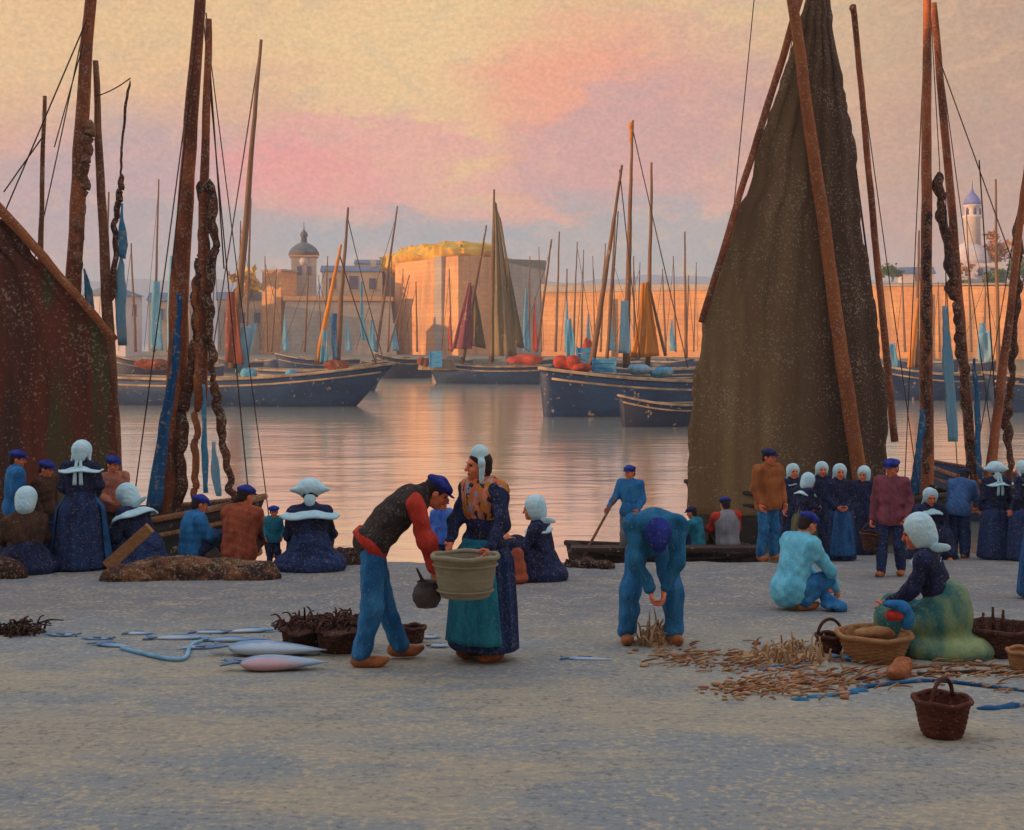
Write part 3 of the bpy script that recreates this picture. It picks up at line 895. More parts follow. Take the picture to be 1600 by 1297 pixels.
def boat(label, bow, stern, beam, fb, hullm, group, sheer=0.5, rake=0.12, tr=0.55, railm=None, strake=True, rr=0.05, open_=False):
    mid = (np.array(bow, float) + np.array(stern, float)) / 2
    r = root('rowing_boat' if open_ else 'fishing_boat', (mid[0], mid[1], 0), label, 'boat', group)
    V, F, rails, deckl = hull_mesh(bow, stern, beam, fb, sheer, rake, tr)
    h = mk('hull', V, F, hullm, r)
    mod = h.modifiers.new('thickness', 'SOLIDIFY'); mod.thickness = 0.04; mod.offset = -1
    n = len(deckl[1])
    dv = deckl[1] + deckl[-1]
    if open_:
        dv = [(x, y, max(.1, z - fb * .35)) for x, y, z in dv]
    mk('deck', dv, [(i, n + i, n + i + 1, i + 1) for i in range(n - 1)], M_deck, r, False)
    line = rails[1] + rails[-1][::-1]
    mk('rail', *tube(np.array(line + [line[0]]) + np.array([0, 0, .01]), rr, 6), railm or M_rail, r)
    if strake:
        for s in (1, -1):
            q = np.array(rails[s]); q = q[:-1]
            cmid = mid[None, :]
            out = q[:, :2] - (np.array(stern) + np.outer(np.linspace(0, 1, n)[:-1], np.array(bow) - np.array(stern)))
            on = out / (np.linalg.norm(out, axis=1)[:, None] + 1e-6)
            q = np.column_stack([q[:, :2] + on * 0.012, q[:, 2] - 0.42 * fb * 0.6])
            mk('rubbing_strake', *tube(q, rr * .7, 6), railm or M_rail, r)
    return r

def mast(r, a, b, ra_, rb_, m=None, name='mast', bend=0.0, wob=0.06, seed=1):
    a, b = np.array(a, float), np.array(b, float)
    n = 22
    pts = interp([a, b], n)
    g = np.random.default_rng(seed)
    side = np.cumsum(g.normal(size=(n, 3)) * np.array([1, .4, 0]), 0)
    side -= np.linspace(0, 1, n)[:, None] * side[-1]
    pts = pts + side * 0.06 * ra_ + bend * np.sin(np.linspace(0, math.pi, n))[:, None] * np.array([1, 0, 0])
    return mk(name, *tube(pts, np.linspace(ra_, rb_, n), 10, wob, seed), m or M_mast, r)

def rope(r, a, b, rad=0.012, sag=0.0, m=None, name='stay'):
    pts = interp([a, b], 12)
    pts[:, 2] -= sag * np.sin(np.linspace(0, math.pi, 12))
    return mk(name, *tube(pts, rad, 5), m or M_ropedark, r)

def sail(r, left, right, d, m, name='sail', nu=26, nv=40, billow=0.25, fold=0.05, nf=5, edge=0.02, seed=1, thick=0.03, zlean=0.0):
    """cloth between two edge lines (pixel points top to bottom) hanging at depth d"""
    g = np.random.default_rng(seed)
    L = interp(np.array([P(px, py, d) for px, py in left]), nv)
    Rr = interp(np.array([P(px, py, d) for px, py in right]), nv)
    V, F = [], []
    ph = g.random(4) * 6.28
    jl = np.convolve(g.normal(size=nv + 6), np.ones(3) / 3, 'same')[3:-3] * edge
    jr = np.convolve(g.normal(size=nv + 6), np.ones(3) / 3, 'same')[3:-3] * edge
    for j in range(nv):
        v = j / (nv - 1)
        wd = np.linalg.norm(Rr[j] - L[j])
        for i in range(nu):
            u = i / (nu - 1)
            p = L[j] * (1 - u) + Rr[j] * u
            p = p + (Rr[j] - L[j]) * 0.0
            p[0] += (jl[j] * (1 - u) + jr[j] * u)
            y = -billow * math.sin(u * math.pi) * min(1, wd) * (0.4 + 0.6 * v)
            y += fold * min(1, wd) * (math.sin(u * nf * 6.28 + ph[0] + 2 * v) + 0.5 * math.sin(u * nf * 13 + ph[1] - 3 * v))
            p[1] += y + zlean * (p[2])
            V.append(p)
    for j in range(nv - 1):
        for i in range(nu - 1):
            a = j * nu + i
            F.append((a, a + 1, a + nu + 1, a + nu))
    o = mk(name, V, F, m, r)
    mod = o.modifiers.new('thickness', 'SOLIDIFY'); mod.thickness = thick
    return o

def furl(r, pts, d, rad, m=None, seed=1, name='furled_sail', n=46, lump=0.5):
    """lumpy bundle of canvas lashed along a spar"""
    g = np.random.default_rng(seed)
    n = n * 3
    q = interp(np.array([P(px, py, d) for px, py in pts]), n)
    sm = lambda v, k: np.convolve(np.pad(v, k, mode='edge'), np.hanning(2 * k + 1) / np.hanning(2 * k + 1).sum(), 'same')[k:-k]
    lump *= .6; rad *= .68
    rr = rad * (0.85 + lump * 1.0 * sm(g.normal(size=n), 14) + .35 * lump * sm(g.normal(size=n), 4))
    rr = np.clip(rr, rad * .28, rad * 1.5)
    rr[:3] *= (.3, .6, .85); rr[-3:] *= (.85, .6, .3)
    q = q + np.column_stack([sm(g.normal(size=n), 5), sm(g.normal(size=n), 5), np.zeros(n)]) * rad * 0.7
    V, F = tube(q, rr, 14, 0.0, seed)
    V = V + 0.12 * rad * np.sin(V * (7, 9, 3) / rad * .25 + seed)[:, [1, 2, 0]] * (1, 1, .3)
    return mk(name, V, F, m or M_furl, r)
GN = 'luggers moored close under the quay'
# --- near left: two-masted lugger
d = 20.0
rA = boat('large brown-sailed two-masted lugger moored behind the figures at far left', P(408, 0, d)[:2] + np.array([0, .3]), P(-260, 0, d)[:2] + np.array([0, 1.2]), 2.6, 0.95, M_hulldark, GN, 0.35, railm=M_mastgrey)
sail(rA, [(-120, 250), (-120, 500), (-110, 830)], [(6, 345), (60, 402), (112, 450), (154, 512), (172, 600), (180, 700), (184, 800)], d - .3, M_sailleft, nu=40, nv=56, billow=0.25, fold=.035, nf=5, seed=4, edge=.05)
mast(rA, P(-60, 262, d - .45), P(180, 531, d - .45), .085, .06, M_spar, 'yard', seed=3)
mast(rA, P(88, 830, d + .1), P(147, -60, d + .1), .16, .085, M_mast, seed=5)
furl(rA, [(142, 190), (128, 300), (118, 420), (108, 560)], d + .05, .13, M_mastgrey, 6)
mast(rA, P(184, 830, d + .3), P(149, 95, d + .3), .13, .045, M_mastgrey, 'spar', seed=7)
mast(rA, P(60, 560, d + .3), P(70, 150, d + .3), .05, .03, M_mastgrey, 'spar', seed=8)
rope(rA, P(136, 30, d), P(8, 330, d), .012)
rope(rA, P(138, 40, d), P(85, 230, d), .010)
rope(rA, P(66, 215, d), P(6, 300, d), .012)
furl(rA, [(203, 125), (196, 170), (190, 230), (188, 275)], d + .2, .035, M_furl, 9, 'rope_coil', 18)
furl(rA, [(190, 270), (182, 350), (176, 470)], d + .2, .085, M_furl, 9, 'rope_coil', 24)
rope(rA, P(204, 122, d), P(152, 150, d), .010, .03)
sail(rA, [(190, 318), (186, 360), (187, 402)], [(193, 318), (199, 370), (196, 405)], d + .18, M_bluenet, 'pennant', 6, 10, .02, .02, 1)
sail(rA, [(188, 400), (180, 450), (186, 540)], [(192, 400), (196, 450), (200, 540)], d + .25, M_palenet, 'net', 8, 14, .03, .03, 1)
sail(rA, [(131, 420), (134, 470), (142, 530)], [(136, 420), (146, 470), (152, 530)], d + .25, M_bluenet, 'net', 6, 12, .03, .03, 1)
# second mast with brailed-up canvas
mast(rA, P(262, 830, d + .2), P(317, -70, d + .2), .20, .075, M_mast, seed=11)
mast(rA, P(313, 640, d), P(326, 30, d), .10, .05, M_mast, 'spar', seed=12)
furl(rA, [(318, 285), (322, 340), (314, 430), (305, 520), (290, 620), (283, 700), (280, 810)], d + .05, .15, M_furl, 13)
furl(rA, [(330, 280), (333, 380), (328, 470), (330, 560), (338, 620), (346, 680), (362, 760), (370, 800)], d - .1, .105, M_furl, 14, n=60, lump=.9)
furl(rA, [(306, 430), (309, 560), (306, 700), (303, 812)], d - .05, .085, M_spar, 15, 'lashed_spar', lump=.25)
rope(rA, P(322, 20, d), P(350, 420, d), .012)
rope(rA, P(310, 20, d), P(268, 420, d), .010)
sail(rA, [(278, 460), (270, 560), (250, 660), (228, 800)], [(284, 460), (278, 560), (266, 660), (254, 800)], d - .15, M_deepnet, 'net', 10, 26, .05, .05, 2, seed=3)
sail(rA, [(316, 600), (316, 680), (319, 770)], [(322, 600), (325, 680), (326, 770)], d - .2, M_bluenet, 'net', 6, 16, .03, .03, 1, seed=5)
sail(rA, [(331, 690), (331, 730), (335, 775)], [(338, 690), (342, 730), (346, 775)], d - .2, M_palenet, 'net', 6, 12, .03, .03, 1, seed=6)

for a_, b_, rd in (((316, -20), (205, 812), .011), ((316, 10), (392, 812), .011), ((312, 60), (240, 812), .009), ((146, -30), (40, 470), .010), ((325, 60), (420, 806), .009)):
    rope(rA, P(*a_, d + .4), P(*b_, d + .6), rd, .05)
# --- near right: lugger with the great dark sail
d = 24.5
rC = boat('lugger under the tallest dark brown sail, right of centre', P(1072, 0, d)[:2], P(1470, 0, d + 1)[:2], 2.4, 0.85, M_hulldark, GN, 0.25, railm=M_hulldark)
sail(rC, [(1268, -60), (1240, 70), (1190, 220), (1140, 380), (1098, 500), (1078, 650), (1070, 802)],
     [(1288, -60), (1312, 100), (1334, 220), (1352, 400), (1372, 520), (1386, 660), (1390, 802)], d - .3, M_sailbig, nu=46, nv=70, billow=.35, fold=.032, nf=5, seed=8, edge=.06)
mast(rC, P(1352, 812, d - .75), P(1231, -40, d - .75), .15, .10, M_spar, seed=21)
mast(rC, P(1096, 504, d - .5), P(1252, -10, d - .5), .06, .07, M_mast, 'yard', seed=22)
mast(rC, P(1398, 690, d), P(1333, 8, d), .075, .055, M_mast, 'spar', seed=23)
furl(rC, [(1333, 8), (1336, 30)], d, .09, M_mast, 24, 'mast_cap', 8)
rope(rC, P(1330, 210, d), P(1364, 470, d), .02)
rope(rC, P(1146, 330, d), P(1184, -60, d), .01)
# --- right edge: lugger with bare masts and nets
d = 26.0
rD = boat('lugger of bare lashed masts and hanging blue nets at the right edge', P(1432, 0, d + 3)[:2], P(1760, 0, d + 1)[:2], 2.6, 0.8, M_hull, GN, 0.3, railm=M_mastgrey)
mast(rD, P(1448, 800, d), P(1449, -60, d), .15, .075, M_mast, seed=31)
furl(rD, [(1449, 330), (1447, 460), (1446, 600), (1448, 740)], d - .1, .13, M_furl, 32, lump=.8)
mast(rD, P(1524, 800, d + .3), P(1458, 5, d + .3), .11, .07, M_mast, 'spar', seed=33)
furl(rD, [(1466, 270), (1474, 340), (1482, 420), (1488, 470)], d + .1, .17, M_furl, 34, n=26, lump=1.0)
furl(rD, [(1492, 470), (1503, 560), (1512, 660), (1518, 750)], d + .1, .15, M_furl, 35)
sail(rD, [(1472, 478), (1474, 560), (1482, 690)], [(1479, 478), (1488, 560), (1496, 690)], d - .2, M_palenet, 'net', 8, 24, .04, .04, 1, seed=7)
sail(rD, [(1436, 640), (1430, 700), (1420, 775)], [(1445, 640), (1443, 700), (1436, 775)], d - .3, M_deepnet, 'net', 8, 18, .04, .04, 1, seed=8)
mast(rD, P(1540, 800, d), P(1606, 250, d), .11, .06, M_mast, 'spar', seed=36)
furl(rD, [(1594, 330), (1588, 450), (1582, 570), (1576, 660), (1580, 760)], d + .2, .14, M_furl, 37, lump=1.0)
sail(rD, [(1520, 560), (1522, 640), (1524, 740)], [(1524, 560), (1530, 640), (1533, 740)], d, M_deepnet, 'net', 6, 18, .03, .03, 1, seed=9)
rope(rD, P(1463, 80, d), P(1590, 430, d), .012)
rope(rD, P(1530, 250, d), P(1560, 700, d), .014)
rope(rD, P(1478, 300, d), P(1478, 480, d), .012)

for a_, b_, rd in (((1449, -40), (1412, 790), .011), ((1452, -20), (1500, 800), .010), ((1460, 20), (1566, 800), .010), ((1604, 250), (1510, 800), .010)):
    rope(rD, P(*a_, d + .4), P(*b_, d + .5), rd, .06)
for a_, b_, rd in (((1246, 20), (1098, 790), .009), ((1334, 30), (1440, 800), .010)):
    rope(rC, P(*a_, 24.6), P(*b_, 24.8), rd, .05)
# --- the punt with planks, between the quay and the great sail
d = 19.6
rP = boat('low dark punt with pointed bow lying along the quay edge', P(884, 0, d)[:2], P(1176, 0, d + .2)[:2], 1.1, 0.62, M_planks, None, 0.12, 0.10, railm=M_planks, strake=True, rr=.045, open_=True)
o = mk('plank', *obox(P(893, 0, 19.0)[:2], P(1190, 0, 19.0)[:2], .3, .74, .80), M_planks, None, False)
tag(o, 'long weathered plank laid along the near side of the dark punt', 'plank')
o.location.z += 0.0

# ------------------------------------------------------------------ boats across the harbour
GM = 'fishing boats moored across the harbour'
def px2(px, d): return P(px, 0, d)[:2]
r = boat('long navy-hulled boat with its sharp bow towards the centre, left of the water gap', px2(616, 74), px2(130, 78), 4.2, 1.55, M_hull, GM, .75, .16, rr=.09)
mast(r, P(364, 575, 75), P(408, 62, 75), .26, .09, M_farmast, seed=41)
sail(r, [(358, 456), (358, 520), (352, 566)], [(368, 456), (374, 520), (382, 570)], 74.6, M_farrust, 'furled_sail', 8, 12, .1, .1, 1)
mast(r, P(495, 568, 76), P(533, 382, 76), .18, .08, M_farochre, seed=42)
sail(r, [(377, 512), (373, 545), (368, 582)], [(402, 505), (394, 545), (386, 582)], 75.2, M_palenet, 'net', 8, 12, .1, .15, 1)
sail(r, [(504, 515), (502, 540), (500, 566)], [(511, 515), (512, 540), (513, 566)], 75.8, M_farblue, 'net', 8, 12, .1, .1, 1)
rope(r, P(404, 90, 75), P(330, 560, 75), .04, .2); rope(r, P(531, 400, 76), P(592, 580, 76), .04, .2)
r = boat('navy boat lying behind the long left-hand hull, with slim leaning mast', px2(604, 97), px2(395, 99), 3.6, 1.5, M_hull, GM, .6, .12, rr=.09)
mast(r, P(527, 566, 98), P(544, 324, 98), .24, .08, M_farmast, seed=43)
sail(r, [(517, 490), (517, 530), (520, 562)], [(527, 490), (527, 530), (528, 562)], 97.6, M_deepnet, 'net', 6, 10, .1, .1, 1)
sail(r, [(563, 440), (563, 500), (565, 530)], [(567, 440), (569, 500), (577, 535)], 97.6, M_farblue, 'net', 6, 10, .1, .1, 1)
rope(r, P(543, 340, 98), P(600, 566, 98), .04, .2)
r = boat('two-sailed navy boat in mid harbour with maroon and olive sails', px2(666, 114), px2(858, 112), 3.6, 1.5, M_hull, GM, .5, .12, rr=.1)
mast(r, P(722, 566, 113), P(760, 352, 113), .2, .07, M_farmast, seed=44)
sail(r, [(732, 442), (720, 490), (706, 545)], [(736, 442), (737, 490), (738, 545)], 112.6, M_farmaroon, 'sail', 14, 18, .4, .12, 2)
sail(r, [(735, 446), (736, 490), (735, 540)], [(741, 446), (750, 490), (760, 545)], 113.6, M_farolive, 'foresail', 10, 14, .3, .12, 2)
mast(r, P(768, 566, 112), P(772, 296, 112), .24, .09, M_farmast, seed=45)
sail(r, [(771, 312), (769, 430), (766, 556)], [(776, 318), (792, 430), (808, 556)], 111.6, M_farolive, 'sail', 16, 26, .6, .15, 3)
sail(r, [(778, 330), (792, 430), (796, 540)], [(783, 345), (800, 440), (820, 545)], 112.8, M_farolive, 'topsail', 8, 20, .3, .12, 2)
mk('deckhouse', *lathe([(1.5, 0), (1.4, .9), (1.0, 1.2), (.1, 1.3)], 10, (*px2(690, 113), 1.2), sx=1.4), M_deck, r, False)
r = boat('broad navy boat right of the water gap with upright stem and cluttered deck', px2(843, 64), px2(1230, 70), 4.2, 1.75, M_hull, GM, .55, .02, .6, rr=.09)
mast(r, P(924, 575, 66), P(972, 258, 66), .17, .06, M_farmast, seed=46)
mast(r, P(979, 575, 67), P(989, 188, 67), .2, .06, M_farmast, seed=47)
mast(r, P(1012, 575, 68), P(1018, 254, 68), .15, .06, M_farmast, seed=48)
sail(r, [(1002, 442), (996, 500), (985, 560)], [(1014, 442), (1022, 500), (1030, 556)], 67.6, M_farochre, 'sail', 14, 20, .4, .1, 2)
mast(r, P(1040, 556, 67.6), P(1012, 440, 67.6), .09, .07, M_farmast, 'sprit', seed=49)
sail(r, [(886, 500), (884, 530), (884, 560)], [(893, 496), (898, 530), (898, 560)], 65, M_farblue, 'net', 8, 10, .1, .1, 1)
sail(r, [(970, 470), (968, 520), (966, 552)], [(982, 470), (984, 520), (986, 552)], 66.5, M_palenet, 'net', 8, 10, .1, .1, 1)
furl(r, [(986, 190), (985, 225)], 67, .2, M_farochre, 50, 'vane', 10)
rope(r, P(968, 265, 66), P(1000, 560, 66), .03, .1); rope(r, P(988, 200, 67), P(1075, 575, 67), .03, .1)
rope(r, P(966, 330, 66), P(950, 560, 66), .03, .1)
r = boat('small black-blue rowing boat floating against the big sail, nearest in the harbour', px2(966, 57), px2(1130, 58.5), 1.9, .95, M_hullink, GM, .35, .06, .6, rr=.06, open_=True)
r = boat('navy boat glimpsed between the great sail and the right-hand mast', px2(1372, 82), px2(1560, 84), 3.6, 1.6, M_hull, GM, .5, .08, rr=.08)
mast(r, P(1422, 575, 83), P(1434, 466, 83), .2, .07, M_farochre, seed=51)
mast(r, P(1432, 575, 83.4), P(1436, 360, 83.4), .15, .06, M_farmast, seed=52)
sail(r, [(1385, 540), (1384, 560), (1384, 575)], [(1398, 535), (1402, 560), (1404, 575)], 82, M_farblue, 'net', 8, 10, .1, .1, 1)
r = boat('blue-hulled boat half hidden by the spars at the right edge', px2(1536, 68), px2(1850, 72), 3.8, 1.5, M_hull, GM, .5, .08, rr=.08)
mast(r, P(1560, 590, 69), P(1556, 280, 69), .12, .05, M_farmast, seed=53)
sail(r, [(1528, 522), (1526, 545), (1528, 566)], [(1546, 516), (1550, 545), (1546, 566)], 70, M_palenet, 'net', 8, 10, .1, .1, 1)
r = boat('second navy boat behind the broad one with blue nets on deck', px2(868, 96), px2(1120, 100), 3.6, 1.6, M_hull, GM, .5, .08, rr=.08)
mast(r, P(832, 552, 130), P(865, 362, 130), .18, .07, M_farmast, seed=54) if False else mast(r, P(1072, 560, 98), P(1070, 362, 98), .14, .06, M_farmast, seed=54)
mast(r, P(948, 560, 97), P(962, 326, 97), .14, .06, M_farmast, seed=55)
for lb_, a0_, a1_, dd_, hm_ in (('plain navy hull under the clock tower, bow hidden behind the long left-hand boat', 430, 560, 122, M_hull),
                              ('low black-blue hull lying between the left-hand boats and the two-sailed boat', 585, 672, 128, M_hullink),
                              ('navy hull moored stern-on behind the two-sailed boat, towards the broad boat', 790, 872, 124, M_hull),
                              ('black-blue hull at far left beneath the whitewashed gabled house', 176, 300, 110, M_hullink)):
    boat(lb_, px2(a0_, dd_), px2(a1_, dd_ + 2), 3.0, 1.9, hm_, GM, .5, .1, rr=.08)
# boats along the far quay: a crowd of small hulls and masts, each its own
far = [
 (150, 185, 128, [(170, 300, 160, .2), (205, 380, 212, .16)], None, 'far small boat beneath the whitewashed gabled house'),
 (225, 290, 150, [(248, 280, 240, .2)], ('blue', 236, 252, 440), 'far boat with pale blue net hanging from its mast, left of the double mast'),
 (262, 318, 140, [(280, 330, 262, .2), (270, 400, 276, .14)], ('blue', 262, 272, 400), 'far boat directly behind the double mast'),
 (340, 410, 150, [(392, 310, 384, .2), (376, 345, 372, .16)], ('rust', 352, 362, 458), 'far boat right of the double mast with a rust sail'),
 (440, 505, 150, [(482, 420, 476, .16)], None, 'far boat beneath the clock tower'),
 (556, 620, 142, [(621, 322, 588, .2), (640, 430, 606, .14)], ('blue', 577, 586, 500), 'far boat with raked mast before the bastion left edge'),
 (628, 680, 152, [(650, 440, 652, .14)], None, 'far boat below the glowing bastion face'),
 (812, 870, 136, [(862, 374, 838, .18), (874, 362, 868, .16)], ('red', 832, 838, 462), 'far boat with a narrow red furled sail'),
 (876, 930, 150, [(886, 420, 884, .16), (902, 378, 896, .14)], ('blue', 882, 889, 470), 'far boat with a bright blue pennant sail behind the broad navy boat'),
 (930, 1000, 146, [(946, 380, 938, .14), (990, 400, 992, .14)], None, 'far boat between the leaning masts of the broad navy boat'),
 (1020, 1085, 150, [(1035, 420, 1040, .14), (1076, 430, 1072, .14)], None, 'far boat left of the great dark sail'),
 (1400, 1450, 140, [(1410, 430, 1414, .14)], None, 'far boat glimpsed just right of the great dark sail'),
 (1500, 1565, 146, [(1540, 430, 1538, .14), (1510, 330, 1518, .14)], ('blue', 1528, 1542, 505), 'far boat below the domed chapel'),
]
far += [
 (300, 345, 128, [(318, 410, 322, .12), (336, 400, 330, .1)], ('blue', 322, 327, 478), 'low distant boat peeping out right behind the lashed mast'),
 (405, 450, 160, [(432, 420, 424, .14), (414, 400, 418, .12)], ('blue', 442, 448, 490), 'distant boat under the orange-lit turret'),
 (470, 530, 162, [(512, 400, 508, .13), (498, 430, 502, .1)], ('blue', 540, 546, 496), 'distant boat in front of the battered gate wall'),
 (585, 640, 164, [(612, 400, 606, .13), (630, 420, 622, .1)], ('blue', 612, 620, 505), 'distant boat against the left edge of the glowing bastion'),
 (690, 735, 166, [(702, 420, 706, .12)], ('red', 700, 705, 490), 'distant boat behind the maroon sail'),
 (820, 850, 160, [(828, 400, 826, .13), (842, 386, 846, .1)], ('blue', 818, 825, 450), 'distant boat before the shaded link wall'),
 (900, 940, 162, [(912, 390, 908, .13), (926, 400, 930, .1)], ('blue', 916, 922, 488), 'distant boat behind the first leaning mast of the broad navy boat'),
 (955, 1000, 164, [(1000, 410, 996, .12), (958, 400, 962, .1)], ('blue', 952, 958, 492), 'distant boat behind the ochre sail'),
 (1040, 1090, 158, [(1052, 400, 1056, .13), (1088, 410, 1084, .1)], ('blue', 1046, 1053, 500), 'distant boat in the gap right of the ochre sail'),
 (1455, 1500, 150, [(1466, 440, 1468, .12), (1492, 430, 1494, .1)], None, 'distant boat between the two lashed masts on the right'),
]
for i, (a_, b_, dd, ms, sl, lb) in enumerate(far):
    flip = i % 2
    r = boat(lb, px2(a_ if flip else b_, dd), px2(b_ if flip else a_, dd + 2), 2.6, 1.2, M_hull if i % 3 else M_hullink, GM, .4, .1, rr=.1, strake=False)
    for k, (tx_, ty_, bx_, rad) in enumerate(ms):
        mast(r, P(bx_, 550, dd + 1), P(tx_, ty_, dd + 1), rad, rad * .45, M_farmast, seed=60 + i * 3 + k)
        rope(r, P(tx_, ty_ + 10, dd + 1), P(b_ if k else a_, 548, dd + 1), .03)
    if sl:
        mm = {'blue': M_farblue, 'rust': M_farrust, 'red': M_farred}[sl[0]]
        sail(r, [(sl[1] + 3, sl[3]), (sl[1], (sl[3] + 550) / 2), (sl[1], 548)], [(sl[2] - 2, sl[3]), (sl[2], (sl[3] + 550) / 2), (sl[2] + 4, 548)], dd + .6, mm, 'sail', 6, 14, .15, .12, 1, seed=i)

# goods on the decks across the harbour
def crate(label, px, row, d, wx, hz, m, group='crates and bundles on the decks'):
    p = P(px, row, d)
    r = root('crate', p, label, 'crate', group)
    nS = 3
    for k in range(nS):
        z0 = p[2] + hz * k / nS
        mk('slat', *box(p[0] - wx / 2, p[0] + wx / 2, p[1] - .4, p[1] + .4, z0 + .01, z0 + hz / nS - .02), m, r, False)
    for sx_ in (-1, 1):
        mk('corner_post', *box(p[0] + sx_ * (wx / 2 + .02) - .05, p[0] + sx_ * (wx / 2 + .02) + .05, p[1] - .45, p[1] - .35, p[2], p[2] + hz + .06), m, r, False)
    return r
def bundle(label, px, row, d, wx, hz, m, seed, cat='bundle', group='crates and bundles on the decks'):
    p = P(px, row, d)
    f = Field(max(.03, wx / 40), wx * .12)
    g = np.random.default_rng(seed)
    for k in range(5):
        f.ell((p[0] + (g.random() - .5) * wx * .6, p[1] + (g.random() - .5) * .3 * wx, p[2] + hz * (.3 + .25 * g.random())), (wx * .25, wx * .2, hz * .42))
    return tag(mk('cloth_bundle', *f.mesh(wrinkle(wx * .02, 1.2 / wx, seed)), m), label, cat, group)
bundle('heaped red tarpaulin on the bow of the broad navy boat', 886, 576, 65, 1.3, .8, M_crate, 1)
bundle('red heap beside the blue crate on the broad navy boat', 912, 580, 65, 1.4, .45, M_crate, 2)
crate('sky blue fish crate on the deck of the broad navy boat', 943, 582, 65.5, 1.1, .7, M_crateblue)
bundle('pale blue canvas heap below the ochre sail', 1003, 584, 66.5, 1.5, .5, M_palenet, 3)
bundle('blue canvas heap on the broad navy boat near the great sail', 1034, 590, 66.5, 1.2, .55, M_farblue, 4)
crate('blue crate beneath the leaning mast of the broad navy boat', 915, 570, 66.5, .9, .9, M_crateblue)
bundle('small red bundle high among the leaning masts', 917, 560, 75, .7, 1.3, M_crate, 5)
bundle('sky blue bundle on the long left-hand navy boat, nearer the mast', 391, 594, 74, 1.1, .75, M_farblue, 6)
bundle('sky blue bundle on the long left-hand navy boat, nearer the bow', 458, 596, 74, .9, .75, M_farblue, 7)
bundle('red-brown sail bundle on the boat behind the long left-hand hull', 526, 577, 93, 2.2, .7, M_farrust, 8)
bundle('rust sail bundle left of the double mast on the far boats', 238, 576, 80, 2.2, .6, M_farrust, 9)
bundle('red streaked canvas on the deck under the olive sail', 818, 568, 110, 3.0, .8, M_crate, 10)
crate('small sky blue crate on the bow of the two-sailed boat', 681, 574, 111, 1.0, 1.4, M_crateblue)
bundle('red bundle left of the small sky blue crate', 664, 572, 112, 1.2, .8, M_farrust, 11)

# ------------------------------------------------------------------ people
A3 = lambda *v: np.array(v, float)
def unit(v):
    v = np.asarray(v, float)
    return v / (np.linalg.norm(v) + 1e-9)
def frame(zdir, xhint):
    z = unit(zdir)
    x = np.asarray(xhint, float) - z * (np.asarray(xhint, float) @ z)
    x = unit(x)
    y = np.cross(z, x)
    return np.stack([x, y, z], 1)

def pose(kind, **kw):
    P_ = dict(
        stand=dict(pel=(0, 0, .90), che=(0, .0, 1.20), nek=(0, .0, 1.40), hea=(0, .03, 1.535), shL=(-.175, 0, 1.345), shR=(.175, 0, 1.345),
                   elL=(-.235, -.01, 1.08), elR=(.235, -.01, 1.08), wrL=(-.22, .10, .86), wrR=(.22, .10, .86),
                   hiL=(-.09, 0, .88), hiR=(.09, 0, .88), knL=(-.10, .03, .48), knR=(.10, .03, .48), anL=(-.11, -.02, .08), anR=(.11, -.02, .08), face=(0, 1, -.05)),
        sit=dict(pel=(0, 0, .15), che=(0, .03, .46), nek=(0, .08, .66), hea=(0, .13, .79), shL=(-.175, .06, .60), shR=(.175, .06, .60),
                 elL=(-.24, .18, .38), elR=(.24, .18, .38), wrL=(-.10, .36, .33), wrR=(.10, .36, .33),
                 hiL=(-.10, .02, .14), hiR=(.10, .02, .14), knL=(-.15, .36, .36), knR=(.15, .36, .36), anL=(-.12, .56, .07), anR=(.12, .56, .07), face=(0, 1, -.25)),
        crouch=dict(pel=(0, -.08, .24), che=(0, .10, .52), nek=(0, .20, .70), hea=(0, .29, .81), shL=(-.175, .17, .645), shR=(.175, .17, .645),
                    elL=(-.22, .36, .42), elR=(.22, .36, .42), wrL=(-.10, .52, .20), wrR=(.10, .52, .20),
                    hiL=(-.10, -.06, .23), hiR=(.10, -.06, .23), knL=(-.15, .30, .30), knR=(.15, .30, .30), anL=(-.12, .02, .07), anR=(.12, .02, .07), face=(0, 1, -.5)),
        bend=dict(pel=(0, 0, .90), che=(0, .22, 1.15), nek=(0, .40, 1.24), hea=(0, .52, 1.24), shL=(-.17, .34, 1.19), shR=(.17, .34, 1.19),
                  elL=(-.2, .42, .93), elR=(.2, .42, .93), wrL=(-.10, .48, .70), wrR=(.10, .48, .70),
                  hiL=(-.09, 0, .86), hiR=(.09, 0, .86), knL=(-.11, .04, .47), knR=(.11, .04, .47), anL=(-.12, 0, .08), anR=(.12, 0, .08), face=(0, .8, -.8)),
    )[kind].copy()
    P_.update(kw)
    return {k: A3(*v) for k, v in P_.items()}

